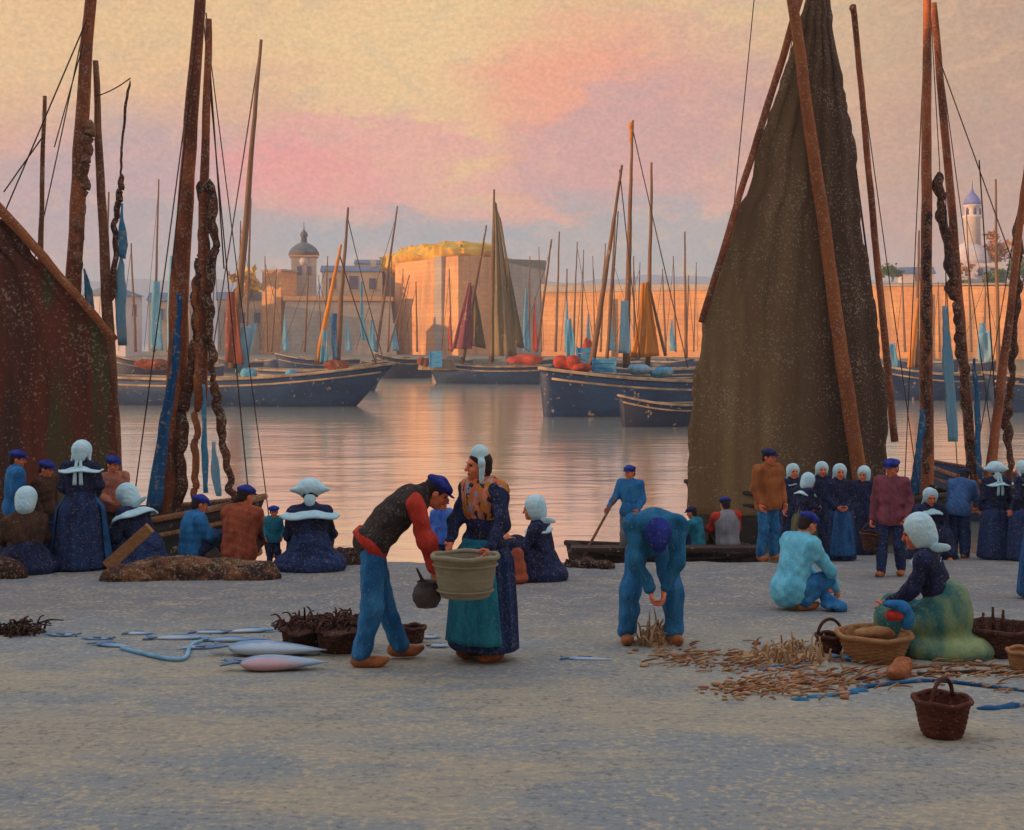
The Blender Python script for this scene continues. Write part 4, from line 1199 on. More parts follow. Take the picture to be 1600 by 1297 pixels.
class Person:
    def __init__(self, label, base, heading, H, J, res=.016, group='people on the quay', cat='person', hres=None, hair=True, hands=True, headsc=1.0):
        self.s = H / 1.65
        self.base = np.asarray(base, float)
        h = R(heading)
        self.Rm = np.array([[math.cos(h), -math.sin(h), 0], [math.sin(h), math.cos(h), 0], [0, 0, 1]])
        self.J = J
        self.res = res
        self.hres = hres or res * .6
        self.r = root('person', self.base, label, cat, group)
        self.hs = headsc
        f = unit(J['face'])
        zd = unit(np.cross(np.cross(f, (0, 0, 1)) if abs(f[2]) < .97 else A3(1, 0, 0), f))
        if 'up' in J: zd = unit(J['up'])
        x = unit(np.cross(f, zd))
        zd = np.cross(x, f)
        self.HM = np.stack([x, f, zd], 1)
        self.HM_c = J['hea']
        self.body(hands, hair)
    def W(self, V):
        return (np.asarray(V, float) * self.s) @ self.Rm.T + self.base
    def part(self, name, vf, m, parent=None, sm=True, mi=None):
        return mk(name, self.W(vf[0]), vf[1], m, parent or self.r, sm, mi)
    def hp(self, *v):
        return self.HM_c + self.HM @ (A3(*v) * self.hs)
    def body(self, hands, hair):
        J = self.J
        spine = frame(J['nek'] - J['pel'], J['shR'] - J['shL'])
        f = Field(max(.018, self.res * 1.2), .05)
        f.ell(J['che'] * .7 + J['nek'] * .3, (.15, .095, .15), spine)
        f.ell(J['pel'] * .4 + J['che'] * .6, (.125, .09, .16), spine)
        f.ell(J['pel'], (.14, .10, .12), spine)
        f.cap(J['shL'], J['shR'], .05)
        f.cap(J['nek'], J['hea'] * .75 + J['nek'] * .25, .055, .052)
        for s in 'LR':
            f.cap(J['sh' + s], J['el' + s], .046, .038); f.cap(J['el' + s], J['wr' + s], .037, .027)
            f.cap(J['hi' + s], J['kn' + s], .075, .05); f.cap(J['kn' + s], J['an' + s], .05, .035)
            an = J['an' + s]
            f.cap(an - A3(0, .03, .03), an + A3(0, .12, -.045), .036, .03)
        V, F = f.mesh()
        mb = MB().add(V, F, 0)
        # head
        M = self.HM
        h = Field(self.hres, .025)
        h.ell(self.hp(0, -.012, .025), A3(.074, .094, .088) * self.hs, M)
        h.ell(self.hp(0, .022, -.045), A3(.056, .066, .068) * self.hs, M)
        h.cap(self.hp(0, .07, -.088), self.hp(0, .06, -.09), .022 * self.hs)
        h.cap(self.hp(0, .082, .018), self.hp(0, .106, -.022), .010 * self.hs, .015 * self.hs, .012)
        h.cap(self.hp(-.03, .079, .03), self.hp(.03, .079, .03), .012 * self.hs, None, .012)
        for sg in (-1, 1):
            h.ell(self.hp(sg * .031, .092, .012), A3(.015, .012, .010) * self.hs, M, .012, True)
            h.ell(self.hp(sg * .075, -.01, -.01), A3(.012, .022, .032) * self.hs, M, .01)
            h.ell(self.hp(sg * .036, .062, -.03), A3(.02, .02, .02) * self.hs, M, .02)
        h.cap(self.hp(-.018, .083, -.058), self.hp(.018, .083, -.058), .009 * self.hs, None, .008)
        h.cap(self.hp(0, -.03, -.08), J['nek'], .05 * self.hs, .05, .03)
        V, F = h.mesh()
        c = (V[F].mean(1) - self.HM_c) @ M / self.hs
        mi = np.zeros(len(F), int)
        for sg in (-1, 1):
            mi[(np.abs(c[:, 0] - sg * .031) < .012) & (np.abs(c[:, 2] - .012) < .007) & (c[:, 1] > .06)] = 1
        mi[(np.abs(c[:, 0]) < .022) & (np.abs(c[:, 2] + .06) < .007) & (c[:, 1] > .07)] = 2
        n0_ = mb.n
        mb.V.append(V); mb.F += (F + n0_).tolist(); mb.M += mi.tolist(); mb.n += len(V)
        # hands
        if hands:
            for s in 'LR':
                wr, el = J['wr' + s], J['el' + s]
                dr = unit(J.get('hd' + s, wr - el))
                sg = -1 if s == 'L' else 1
                pn = unit(J.get('pn' + s, A3(-sg, .2, 0)))      # palm normal
                pn = unit(pn - dr * (pn @ dr))
                sd = np.cross(dr, pn)                            # across the palm
                if sd @ A3(0, 1, 0.3) < 0: sd = -sd              # thumb side: forwards
                curl = float(J['curl'][0]) if 'curl' in J else .55
                g = Field(max(.0058, self.res * .45), .010)
                Mh = np.stack([sd, pn, dr], 1)
                g.ell(wr + dr * .055, (.040, .016, .052), Mh)
                g.cap(wr - dr * .03, wr + dr * .02, .027, .024)
                for k in range(4):
                    o_ = (1.5 - k) * .0205
                    L = (.070, .080, .075, .058)[k]
                    p0 = wr + dr * (.088 - .006 * abs(k - 1)) + sd * o_
                    a1, a2, a3 = curl * .6 * (1 + .1 * k), curl * 1.5 * (1 + .08 * k), curl * 2.3
                    p1 = p0 + (dr * math.cos(a1) + pn * math.sin(a1)) * L * .45
                    p2 = p1 + (dr * math.cos(a2) + pn * math.sin(a2)) * L * .32
                    p3 = p2 + (dr * math.cos(a3) + pn * math.sin(a3)) * L * .24
                    g.cap(p0, p1, .0094, .0088, .004).cap(p1, p2, .0088, .0080, .004).cap(p2, p3, .0080, .0070, .004)
                t0 = wr + dr * .028 + sd * .030
                t1 = t0 + unit(sd * .8 + dr * .75 + pn * .35) * .042
                t2 = t1 + unit(sd * .25 + dr * .9 + pn * .6) * .034
                g.cap(t0 - sd * .01, t1, .015, .0112, .008).cap(t1, t2, .0112, .0085, .004)
                V, F = g.mesh()
                n0_ = mb.n
                mb.V.append(V); mb.F += (F + n0_).tolist(); mb.M += [0] * len(F); mb.n += len(V)
        me = mk('body', self.W(np.concatenate(mb.V)), mb.F, [M_skin, M_eye, M_lip], self.r, True, mb.M)
        if hair:
            q = Field(self.hres * 1.1, .02)
            q.ell(self.hp(0, -.022, .034), A3(.082, .098, .088) * self.hs, M)
            q.ell(self.hp(0, -.06, -.03), A3(.066, .05, .06) * self.hs, M)
            q.ell(self.hp(0, .12, -.03), A3(.11, .085, .09) * self.hs, M, .02, True)
            self.part('hair', q.mesh(wrinkle(.003, 3, 2)), M_hair)
    # ---- clothing
    def top(self, m, name='smock', infl=1.0, sleeves=True, hem=.0, seed=1, arm=1.0, torso=True):
        J = self.J
        sp = frame(J['nek'] - J['pel'], J['shR'] - J['shL'])
        f = Field(self.res, .05)
        if torso:
            f.ell(J['che'] * .62 + J['nek'] * .38 - sp[:, 2] * .02, A3(.195, .128, .175) * infl, sp)
            f.ell(J['pel'] * .35 + J['che'] * .65, A3(.175, .132, .20) * infl, sp)
            f.ell(J['pel'] + sp[:, 2] * (.02 - hem), A3(.185, .142, .15 + hem * .4) * infl, sp)
            f.cap(J['nek'] - sp[:, 2] * .03, J['nek'] + sp[:, 2] * .015, .072, .066)
            if J['pel'][2] > .7 and sp[2, 2] > .9:
                f.ell(J['pel'] - A3(0, 0, .02 + hem * .5), A3(.185, .142, .16 + hem * .5) * infl, None)
        if sleeves:
            for s in 'LR':
                sh, el, wr = J['sh' + s], J['el' + s], J['wr' + s]
                f.cap(sh, el, .070 * arm * infl, .056 * arm)
                f.cap(el, wr - unit(wr - el) * .025, .056 * arm, .043 * arm)
            if torso: f.cap(J['shL'], J['shR'], .070 * infl)
        if torso and J['pel'][2] > .7 and sp[2, 2] > .9:
            f.ell(J['pel'] - A3(0, 0, .09 + hem * .55 + .4), (.9, .9, .4), None, .012, True)
        return self.part(name, f.mesh(wrinkle(.012, 1.5, seed)), m)
    def trousers(self, m, wide=1.0, seed=2, name='trousers'):
        J = self.J
        sp = frame(J['nek'] - J['pel'], J['hiR'] - J['hiL'])
        f = Field(self.res, .035)
        f.ell(J['pel'] - sp[:, 2] * .01, (.165, .13, .13), sp)
        for s in 'LR':
            f.cap(J['hi' + s], J['kn' + s], .098, .078 * wide)
            f.cap(J['kn' + s], J['an' + s] + A3(0, 0, .03), .078 * wide, .072 * wide)
        return self.part(name, f.mesh(wrinkle(.012, 1.5, seed)), m)
    def clogs(self, m=M_clog, which='LR'):
        for s in which:
            an = self.J['an' + s]
            f = Field(self.res * .7, .03)
            z = .045
            fw = unit(A3(an[0] * .6, 1, 0)) if 'toe' not in self.J else unit(self.J['toe'])
            b = A3(an[0], an[1], z)
            M = frame(A3(0, 0, 1), np.cross(fw, A3(0, 0, 1)))
            f.ell(b + fw * .05, (.055, .13, .045), M)
            f.cap(b + fw * .12, b + fw * .19 + A3(0, 0, .02), .04, .018)
            f.ell(b - fw * .03 + A3(0, 0, .02), (.05, .06, .05), M)
            f.ell(b - fw * .02 + A3(0, 0, .065), (.036, .045, .03), M, .01, True)
            self.part('clog', f.mesh(), m)
            sk = Field(self.res, .02).cap(A3(an[0], an[1], .06), self.J['an' + s] * .7 + self.J['kn' + s] * .3, .042, .05)
            self.part('sock', sk.mesh(), M_sock)
    def cap(self, m=M_cap, visor=True, big=1.0, tilt=0.0):
        M = self.HM
        f = Field(self.hres * 1.1, .015)
        f.ell(self.hp(0, -.012, .072), A3(.104, .118, .05) * self.hs * big, M)
        f.cap(self.hp(0, -.012, .05), self.hp(0, -.012, .055), .082 * self.hs)
        f.ell(self.hp(0, -.015, -.012), A3(.09, .11, .045) * self.hs, M, .01, True)
        if visor:
            f.ell(self.hp(0, .105, .045), A3(.06, .04, .010) * self.hs, M, .012)
        return self.part('cap', f.mesh(wrinkle(.004, 2, 5)), m)
    def skirt(self, m, rw=.15, rh=.34, zt=.99, zb=.05, seed=3, folds=13, sy=.86, amp=.075, cx=0.0, cy=0.0, name='skirt', hipb=.245):
        g = np.random.default_rng(seed)
        ph = g.random(3) * 6.28
        prof = []
        n = 22
        for i in range(n):
            t = i / (n - 1)
            z = zt + (zb - zt) * t
            r_ = rw + (hipb - rw) * smooth(t / .22) + (rh - hipb) * max(0, (t - .12) / .88) ** 1.05
            prof.append((float(r_), float(z)))
        prof += [(rh * .97, zb - .012), (rh * .8, zb + .04), (.1, zb + .10)]
        def fold(a, t):
            k = amp * min(1, t * 2.2)
            return 1 + k * (.55 * math.sin(folds * a + ph[0] + 1.1 * t) + .3 * math.sin((folds * 2 - 5) * a + ph[1]) + .35 * math.sin(3 * a + ph[2]))
        V, F = lathe(prof[::-1], 120, (0, 0, 0), fold, 1.0, sy)
        t = np.clip((zt - V[:, 2]) / (zt - zb), 0, 1)
        V[:, 0] += cx * t; V[:, 1] += cy * t
        pel = self.J['pel']
        V[:, 0] += pel[0]; V[:, 1] += pel[1]
        return self.part(name, (V, F), m)
    def apron(self, m, rw=.155, rh=.33, zt=.97, zb=.16, a0=-50, a1=50, ac=90, cx=0.0, cy=0.0, sy=.86, hipb=.25, seed=5, lift=.022):
        """cloth panel lying over the skirt; ac is the direction it faces (90 = forwards)"""
        nu, nv = 30, 24
        V, F = [], []
        for j in range(nv):
            t0 = j / (nv - 1)
            z = zt + (zb - zt) * t0
            t = (zt - z) / (zt - .05)
            r_ = rw + (hipb - rw) * float(smooth(t / .22)) + (rh - hipb) * max(0, (t - .12) / .88) ** 1.05
            for i in range(nu):
                u = i / (nu - 1)
                a = R(ac + a0 * .75 + (a1 - a0) * .75 * u) if False else R(ac + (a0 + (a1 - a0) * u) * (.75 + .25 * t0))
                rr = r_ * (1.05 + .05 * t) + lift + .012 * t * math.sin(u * 19 + seed) + .008 * t * math.sin(u * 41)
                V.append((rr * math.cos(a) + cx * t + self.J['pel'][0], rr * sy * math.sin(a) + cy * t + self.J['pel'][1], z))
        for j in range(nv - 1):
            for i in range(nu - 1):
                a = j * nu + i
                F.append((a, a + 1, a + nu + 1, a + nu))
        o = self.part('apron', (np.array(V), F), m)
        md = o.modifiers.new('thickness', 'SOLIDIFY'); md.thickness = .012
        return o
    def lapskirt(self, m, w_=.36, dpt=.42, h=.30, cy=.2, seed=4, name='skirt', cx=0.0, k=1.0, bh=.19):
        """skirt of a seated or crouching woman, spread on the ground"""
        J = self.J
        f = Field(self.res, .07)
        f.ell(A3(cx, cy, .06), (w_, dpt, bh), None, .10)
        f.ell((J['pel'] + A3(0, .02, .02)), (.23 * k, .2 * k, h * .75))
        for s in 'LR':
            f.cap(J['hi' + s] + A3(0, 0, .03), J['kn' + s] + A3(0, 0, -.02), .13 * k, .12 * k)
            f.cap(J['kn' + s], J['an' + s] * .5 + J['kn' + s] * .5 - A3(0, 0, .06), .12 * k, .15 * k)
        f.ell(A3(cx, cy, -.2), (w_ * 2, dpt * 2, .192), None, .01, True)
        return self.part(name, f.mesh(wrinkle(.014, 1.3, seed)), m)
    def collar(self, m=M_white, w_=.25, d_=.19, drop=.075, name='collar', tails=False, seed=1, back=0.0):
        J = self.J
        c = J['nek'] * .86 + J['che'] * .14 + A3(0, back, 0)
        sp = frame(J['nek'] - J['che'] + A3(0, 0, .15), J['shR'] - J['shL'])
        prof = [(.052, .045), (.058, .03), (.30 * 1, .016), (.65, -.012), (.93, -.06), (1.0, -drop), (.985, -drop - .016), (.9, -.075), (.6, -.03), (.058, .005), (.05, .02)]
        V, F = [], []
        seg = 48
        for i, (r_, z) in enumerate(prof):
            for k in range(seg):
                a = 2 * math.pi * k / seg
                if r_ < .1: x, y = r_ * 1.1 * math.cos(a), r_ * math.sin(a)
                else:
                    e = 1 + .03 * math.sin(a * 9) * r_
                    x, y = w_ * r_ * e * math.cos(a), d_ * r_ * e * math.sin(a)
                V.append(c + sp @ A3(x, y, z + .012 * r_ * math.sin(4 * a + seed)))
        n = len(prof)
        for i in range(n):
            for k in range(seg):
                a, b = i * seg + k, i * seg + (k + 1) % seg
                a2, b2 = ((i + 1) % n) * seg + k, ((i + 1) % n) * seg + (k + 1) % seg
                F.append((a2, b2, b, a))
        o = self.part(name, (np.array(V), F), m)
        if tails:
            for sx_ in (-.028, .028):
                pts = [self.hp(sx_ * .6, -.10, -.06), c + sp @ A3(sx_, -.12, .04), c + sp @ A3(sx_ * 1.3, -.155, -.10), c + sp @ A3(sx_ * 1.5, -.15, -.24)]
                V, F = [], []
                q = interp(pts, 14)
                for i, p in enumerate(q):
                    wd = .016 + .010 * i / 13
                    for dx, dy in ((-wd, 0), (wd, 0), (wd, -.008), (-wd, -.008)):
                        V.append(p + sp @ A3(dx, dy - .004, 0))
                for i in range(13):
                    for k in range(4):
                        a, b = i * 4 + k, i * 4 + (k + 1) % 4
                        F.append((a, b, b + 4, a + 4))
                F += [(3, 2, 1, 0), (52, 53, 54, 55)]
                self.part('ribbon', (np.array(V), F), m, o)
        return o
    def coiffe(self, kind='round', m=M_white):
        M, hs = self.HM, self.hs
        f = Field(self.hres, .02)
        if kind == 'round':           # close cap with a raised rim round the face
            f.ell(self.hp(0, -.03, .035), A3(.095, .105, .105) * hs, M)
            f.ell(self.hp(0, .015, .03), A3(.112, .05, .118) * hs, M)
            f.ell(self.hp(0, -.08, -.03), A3(.07, .05, .07) * hs, M)
            f.ell(self.hp(0, .13, -.035), A3(.068, .14, .10) * hs, M, .012, True)
            for sg in (-1, 1):
                f.cap(self.hp(sg * .088, .0, -.03), self.hp(sg * .10, -.03, -.12), .018 * hs, .012 * hs)
        elif kind == 'wide':          # broad starched wings swept out at both sides
            f.ell(self.hp(0, -.02, .06), A3(.13, .115, .095) * hs, M)
            f.ell(self.hp(0, -.03, .035), A3(.20, .085, .045) * hs, M, .05)
            f.ell(self.hp(0, -.07, -.06), A3(.06, .05, .08) * hs, M)
            f.ell(self.hp(0, .13, -.035), A3(.072, .13, .10) * hs, M, .012, True)
        elif kind == 'bonnet':        # big rounded bonnet that hides the back of the head
            f.ell(self.hp(0, -.045, .045), A3(.115, .125, .125) * hs, M)
            f.ell(self.hp(0, -.06, -.05), A3(.10, .105, .10) * hs, M, .05)
            f.ell(self.hp(0, .15, -.03), A3(.085, .14, .115) * hs, M, .012, True)
        elif kind == 'tall':          # narrow upright coiffe with lappets framing the face
            f.ell(self.hp(0, -.02, .085), A3(.072, .075, .085) * hs, M)
            f.cap(self.hp(-.085, .0, .03), self.hp(-.08, .01, -.12), .022 * hs, .018 * hs)
            f.cap(self.hp(.085, .0, .03), self.hp(.08, .01, -.12), .022 * hs, .018 * hs)
            f.cap(self.hp(-.085, 0, .03), self.hp(0, -.01, .1), .025 * hs)
            f.cap(self.hp(.085, 0, .03), self.hp(0, -.01, .1), .025 * hs)
            f.ell(self.hp(0, .13, -.02), A3(.066, .12, .085) * hs, M, .012, True)
        return self.part('coiffe', f.mesh(wrinkle(.0035, 2.5, 7)), m)
    def wing(self, m=M_white, side=1, L=.20):
        """starched end of the collar or lappet standing out behind the neck"""
        J = self.J
        a = self.hp(side * .05, -.07, -.12)
        b = a + self.HM @ A3(side * .05, -L, -.03)
        f = Field(self.hres, .02)
        zd = unit(b - a)
        f.ell((a + b) / 2, (.012, .036, L * .62), frame(zd, A3(side, .2, 0)))
        return self.part('lappet', f.mesh(wrinkle(.003, 3, 4)), m)
    def sash(self, m, off=.06, rx=.19, ry=.15, h=.05, name='sash'):
        J = self.J
        sp = frame(J['nek'] - J['pel'], J['shR'] - J['shL'])
        c = J['pel'] + sp[:, 2] * off
        V, F = lathe([(.9, -h), (1.0, -h), (1.04, 0), (1.0, h), (.9, h)], 40, (0, 0, 0), lambda a, t: 1 + .015 * math.sin(7 * a + 9 * t))
        V = V * A3(rx, ry, 1)
        return self.part(name, (c + V @ sp.T, F), m)
    def fringe_shawl(self, m, name='shawl', w_=.21, dn=.30, seed=2):
        J = self.J
        sp = frame(J['nek'] - J['pel'], J['shR'] - J['shL'])
        f = Field(self.res, .05)
        f.cap(J['shL'], J['shR'], .085)
        f.ell(J['che'] * .55 + J['nek'] * .45, (w_, .15, dn * .62), sp)
        f.ell(J['che'], (w_ * .86, .15, dn * .62), sp)
        f.ell(J['nek'] + sp[:, 2] * .04, (.06, .07, .08), sp, .02, True)
        return self.part(name, f.mesh(wrinkle(.010, 1.2, seed)), m)

GP = 'people on the quay'
def blk(px, row, dz=0.0):
    return G(px, row) + A3(0, 0, dz)

# ---- the central group
p = Person('man in red sleeves and dark vest bending over the olive tub', blk(592, 1036), -82, 1.68,
    pose('bend', pel=(0, -.06, .93), che=(0, .17, 1.20), nek=(0, .34, 1.30), hea=(0, .445, 1.305), shL=(-.16, .27, 1.24), shR=(.16, .27, 1.24),
         elL=(-.20, .35, .98), elR=(.19, .36, .97), wrL=(-.10, .42, .76), wrR=(.12, .42, .72), hiL=(-.09, -.06, .88), hiR=(.09, -.06, .88),
         knL=(-.13, .02, .48), knR=(.12, -.06, .47), anL=(-.16, .16, .08), anR=(.14, -.13, .08), face=(0, .82, -.6), curl=(.9,)), .010, hres=.007)
p.top(M_red, 'shirt', .95, seed=3, arm=1.12)
p.top(M_vest, 'waistcoat', 1.07, False, seed=3)
p.sash(M_red, -.01, .20, .158, .04)
p.trousers(M_trouser, 1.08, 5)
p.cap(M_cap)
p.clogs()

wj = pose('stand', hea=(.02, .04, 1.535), face=(.42, .9, -.06), elL=(-.32, .12, 1.11), elR=(.17, .15, 1.10), wrL=(-.40, .34, .95), wrR=(.03, .34, .95), curl=(.8,))
p = Person('standing woman in flowered shawl and teal apron holding the olive tub', blk(756, 1030), 136, 1.66, wj, .010, hres=.007)
p.top(M_navy2, 'bodice', .98, seed=6)
p.fringe_shawl(M_shawl)
p.skirt(M_navy, rh=.30, zb=.11, seed=7)
p.apron(M_teal, rh=.29, zb=.17, a0=-56, a1=46, ac=112)
p.coiffe('tall')
p.collar(M_white, .11, .10, .05)
p.clogs()

p = Person('man in slate blue jacket stooping towards the viewer, cap down, both hands at the ground', blk(1018, 1006), 180, 1.66,
    pose('bend', pel=(0, -.12, .86), che=(0, .14, 1.06), nek=(0, .36, 1.06), hea=(0, .47, .99), shL=(-.185, .30, 1.06), shR=(.185, .30, 1.06),
         elL=(-.17, .40, .77), elR=(.17, .40, .77), wrL=(-.055, .43, .54), wrR=(.055, .43, .54), hiL=(-.10, -.12, .82), hiR=(.10, -.12, .82),
         knL=(-.18, .0, .44), knR=(.18, .0, .44), anL=(-.20, -.04, .08), anR=(.20, -.04, .08), face=(0, .35, -.95), up=(0, .95, .30), curl=(.8,), hdL=(.1, .1, -1), hdR=(-.1, .1, -1)), .010, hres=.007)
p.top(M_jacket16, 'jacket', 1.0, seed=8, arm=1.12)
p.top(M_vest, 'waistcoat', .90, False, seed=8)
p.trousers(M_trouser, 1.12, 9)
p.cap(M_cap, True, 1.05)
p.clogs()

p = Person('child in royal blue smock standing behind the olive tub', blk(690, 905), 205, .98, pose('stand', face=(-.3, 1, -.3), elL=(-.22, .06, 1.08), wrL=(-.17, .25, .98)), .013, headsc=1.22)
p.top(M_royal, 'smock', 1.08, hem=.16, seed=10)
p.trousers(M_navy)
p.cap(M_cap, big=1.05)
p.clogs()

p = Person('woman in black dress seated sideways at the water edge, white cap facing left', blk(850, 906), 75, 1.72,
    pose('sit', hea=(0, .14, .80), wrL=(-.12, .36, .46), wrR=(.10, .34, .42), face=(0, 1, -.15)), .013)
p.top(M_navy2, 'bodice', 1.0, seed=11)
p.lapskirt(M_navy2, .34, .40, .34, .12, 12)
p.collar(M_white, .19, .16)
p.wing(side=-1)
p.coiffe('bonnet')

# ---- crouching pair at the right
p = Person('crouching man in pale blue smock with navy cap beside the handled basket', blk(1240, 952), -62, 1.62,
    pose('crouch', pel=(0, -.06, .26), nek=(0, .12, .74), che=(0, .05, .52), hea=(0, .19, .86), shL=(-.175, .10, .67), shR=(.175, .10, .67), elL=(-.23, .30, .42), elR=(.23, .28, .40), wrL=(-.1, .50, .20), wrR=(.12, .46, .16), face=(0, 1, -.45)), .010, hres=.008)
p.top(M_lightblue, 'smock', 1.14, hem=.06, seed=13, arm=1.1)
p.trousers(M_trouser, 1.1)
p.cap(M_cap)
p.clogs()

p = Person('woman in large white bonnet and green skirt crouching over the tan basket', blk(1458, 1022), 66, 1.74,
    pose('crouch', pel=(0, -.12, .30), che=(0, .02, .60), nek=(0, .07, .80), hea=(0, .13, .92), shL=(-.165, .05, .74), shR=(.165, .05, .74), elL=(-.22, .14, .52), elR=(.22, .14, .52), wrL=(-.14, .32, .38), wrR=(.08, .30, .36), face=(0, 1, -.3), anL=(-.12, .22, .07), anR=(.12, .22, .07)), .010, hres=.008, headsc=.96)
p.top(M_navy2, 'bodice', .92, seed=14)
p.lapskirt(M_green, .30, .37, .37, -.08, 15, k=.93, bh=.15)
p.apron(M_teal, .16, .25, .44, .10, -25, 30, 90, cy=.1)
p.coiffe('bonnet')
p.wing(side=-1, L=.16)
p.collar(M_white, .13, .12, .05)
f = Field(.009, .03)
q = G(1408, 1058)
fw = unit(A3(-.55, -.8, 0))
M_ = frame(A3(0, 0, 1), np.cross(fw, A3(0, 0, 1)))
f.ell(q + fw * .05 + A3(0, 0, .06), (.075, .16, .06), M_)
f.cap(q + fw * .14 + A3(0, 0, .06), q + fw * .24 + A3(0, 0, .085), .055, .022)
f.ell(q - fw * .05 + A3(0, 0, .085), (.068, .08, .065), M_)
f.ell(q - fw * .03 + A3(0, 0, .15), (.05, .075, .06), M_, .012, True)
tag(mk('clog', *f.mesh(), M_clog), 'big orange-brown wooden clog in front of the green skirt', 'clog')

# ---- left group
p = Person('tall woman in navy dress, seen from behind with wide white collar and ribbons', blk(126, 890), 6, 1.60,
    pose('stand', wrL=(-.16, .2, .95), wrR=(.16, .2, .95), elL=(-.24, .02, 1.1), elR=(.24, .02, 1.1)), .012, headsc=1.2)
p.top(M_navy2, 'bodice', 1.05, seed=16, arm=1.1)
p.skirt(M_navy, rw=.15, rh=.35, zt=1.04, seed=17, sy=.9)
p.apron(M_blueskirt, rh=.345, zt=1.0, zb=.08, a0=-32, a1=22, ac=182, sy=.9)
p.apron(M_blueskirt, rh=.345, zt=1.0, zb=.08, a0=-22, a1=32, ac=-2, sy=.9)
p.coiffe('round')
p.collar(M_white, .29, .2, .06, tails=True)
p.clogs()

p = Person('man in blue smock and navy cap at the far left, turned to the right', blk(24, 884), -62, 1.50, pose('stand', face=(.2, 1, -.2)), .014, headsc=1.08)
p.top(M_smock, 'smock', 1.16, hem=.12, seed=18, arm=1.1)
p.trousers(M_navy); p.cap(M_cap); p.clogs()
p = Person('man in navy beret and dark clothes just left of the tall woman', blk(70, 882), -110, 1.36, pose('stand', face=(-.2, 1, -.3)), .015, headsc=1.1)
p.top(M_brownshawl, 'smock', 1.02, seed=19); p.trousers(M_navy); p.cap(M_cap, big=1.08); p.clogs()
p = Person('woman in brown shawl and ink-blue skirt sitting at the far left edge, white cap', blk(40, 896), 25, 1.75,
    pose('sit', hea=(.02, .10, .82), face=(.3, 1, -.4)), .013, headsc=1.1)
p.top(M_brownshawl, 'bodice', 1.12, seed=20)
p.fringe_shawl(M_brownshawl, 'shawl', .25, .34)
p.lapskirt(M_navy2, .40, .34, .40, .10, 21)
p.coiffe('bonnet')
p = Person('man in faded pink shirt and navy beret right behind the tall woman', blk(176, 880), -150, 1.42, pose('stand', face=(-.5, 1, -.2), wrR=(.05, .25, .95), wrL=(-.2, .18, .9)), .015, headsc=1.08)
p.top(M_pink, 'shirt', .98, seed=22); p.trousers(M_brownshawl); p.cap(M_cap); p.clogs()
p = Person('woman leaning on the ground in navy, broad white cap, right of the tall woman', blk(222, 886), 62, 1.78,
    pose('sit', pel=(0, -.10, .18), che=(0, .04, .50), nek=(0, .18, .70), hea=(0, .26, .80), shL=(-.175, .14, .64), shR=(.175, .14, .64), face=(0, 1, -.6)), .013, headsc=1.12)
p.top(M_navy2, 'bodice', 1.05, seed=23); p.lapskirt(M_navy, .34, .44, .34, .1, 24); p.collar(M_white, .32, .24, .09); p.coiffe('bonnet'); p.wing(side=-1, L=.3)
p = Person('seated man in bright blue smock and navy cap under the lashed mast', blk(298, 880), -55, 1.62, pose('sit', face=(.1, 1, -.3)), .013, headsc=1.05)
p.top(M_smock, 'smock', 1.18, seed=25, arm=1.1); p.trousers(M_navy); p.cap(M_cap); p.clogs()
p = Person('seated man in rust red smock seen from behind', blk(374, 884), -18, 1.86, pose('sit', face=(.5, 1, -.3), hea=(.03, .1, .80)), .013)
p.top(M_rust, 'smock', 1.2, seed=26, arm=1.1); p.trousers(M_brownshawl); p.cap(M_cap); p.clogs()
p = Person('small child in teal smock and flat cap beside the broad-winged white cap', blk(428, 888), 190, .78, pose('stand'), .012, headsc=1.35, hands=True)
p.top(M_teal, 'smock', 1.1, hem=.16, seed=27); p.trousers(M_navy); p.cap(M_cap, big=1.1); p.clogs()
p = Person('woman seated from behind in blue, with broad winged white cap and wide collar', blk(484, 892), 8, 1.84,
    pose('sit', pel=(0, 0, .24), che=(0, .02, .54), nek=(0, .04, .72), hea=(0, .07, .87), shL=(-.175, .03, .66), shR=(.175, .03, .66)), .012, headsc=1.15)
p.top(M_navy2, 'bodice', 1.08, seed=28, arm=1.1); p.lapskirt(M_navy, .42, .36, .42, .10, 29); p.collar(M_white, .34, .21, .085); p.coiffe('wide')

# ---- in the punt
GB = 'men in the boats by the quay'
bz = .30
p = Person('man in blue smock standing in the punt with a long pole', (P(985, 0, 19.6)[0], 19.6, bz + .2), 150, 1.46, pose('stand', face=(.25, 1, -.1), elR=(.24, .10, 1.10), wrR=(.31, .26, .93), wrL=(-.2, .14, .92), curl=(1.0,)), .014, group=GB)
p.top(M_smock, 'smock', .98, hem=.04, seed=30, arm=1.05); p.trousers(M_greyvest); p.cap(M_cap)
wr = p.W(p.J['wrR'][None, :])[0]
a_, b_ = wr + A3(.12, 0, .16), P(922, 850, 19.25)
b_ = b_ + (b_ - a_) * .25
tag(mk('pole', *tube(interp([a_, b_], 14), np.linspace(.018, .022, 14), 8, .06), M_mastgrey), 'thin wooden pole slanting from the hand of the man in the punt', 'pole')
p = Person('seated man in teal smock in the punt, leaning away from the big sail', (P(1090, 0, 19.7)[0], 19.7, .62), 60, 1.25, pose('sit', face=(0, 1, -.3)), .015, group=GB)
p.top(M_teal, 'smock', 1.15, seed=31); p.trousers(M_navy); p.cap(M_capdark)
p = Person('seated man in grey waistcoat with red sleeves, back turned, in the punt', (P(1137, 0, 19.7)[0], 19.7, .62), 10, 1.50, pose('sit'), .013, group=GB)
p.top(M_red, 'shirt', 1.04, seed=32, arm=1.15); p.top(M_greyvest, 'waistcoat', 1.16, False, seed=32); p.trousers(M_brownshawl); p.cap(M_cap)

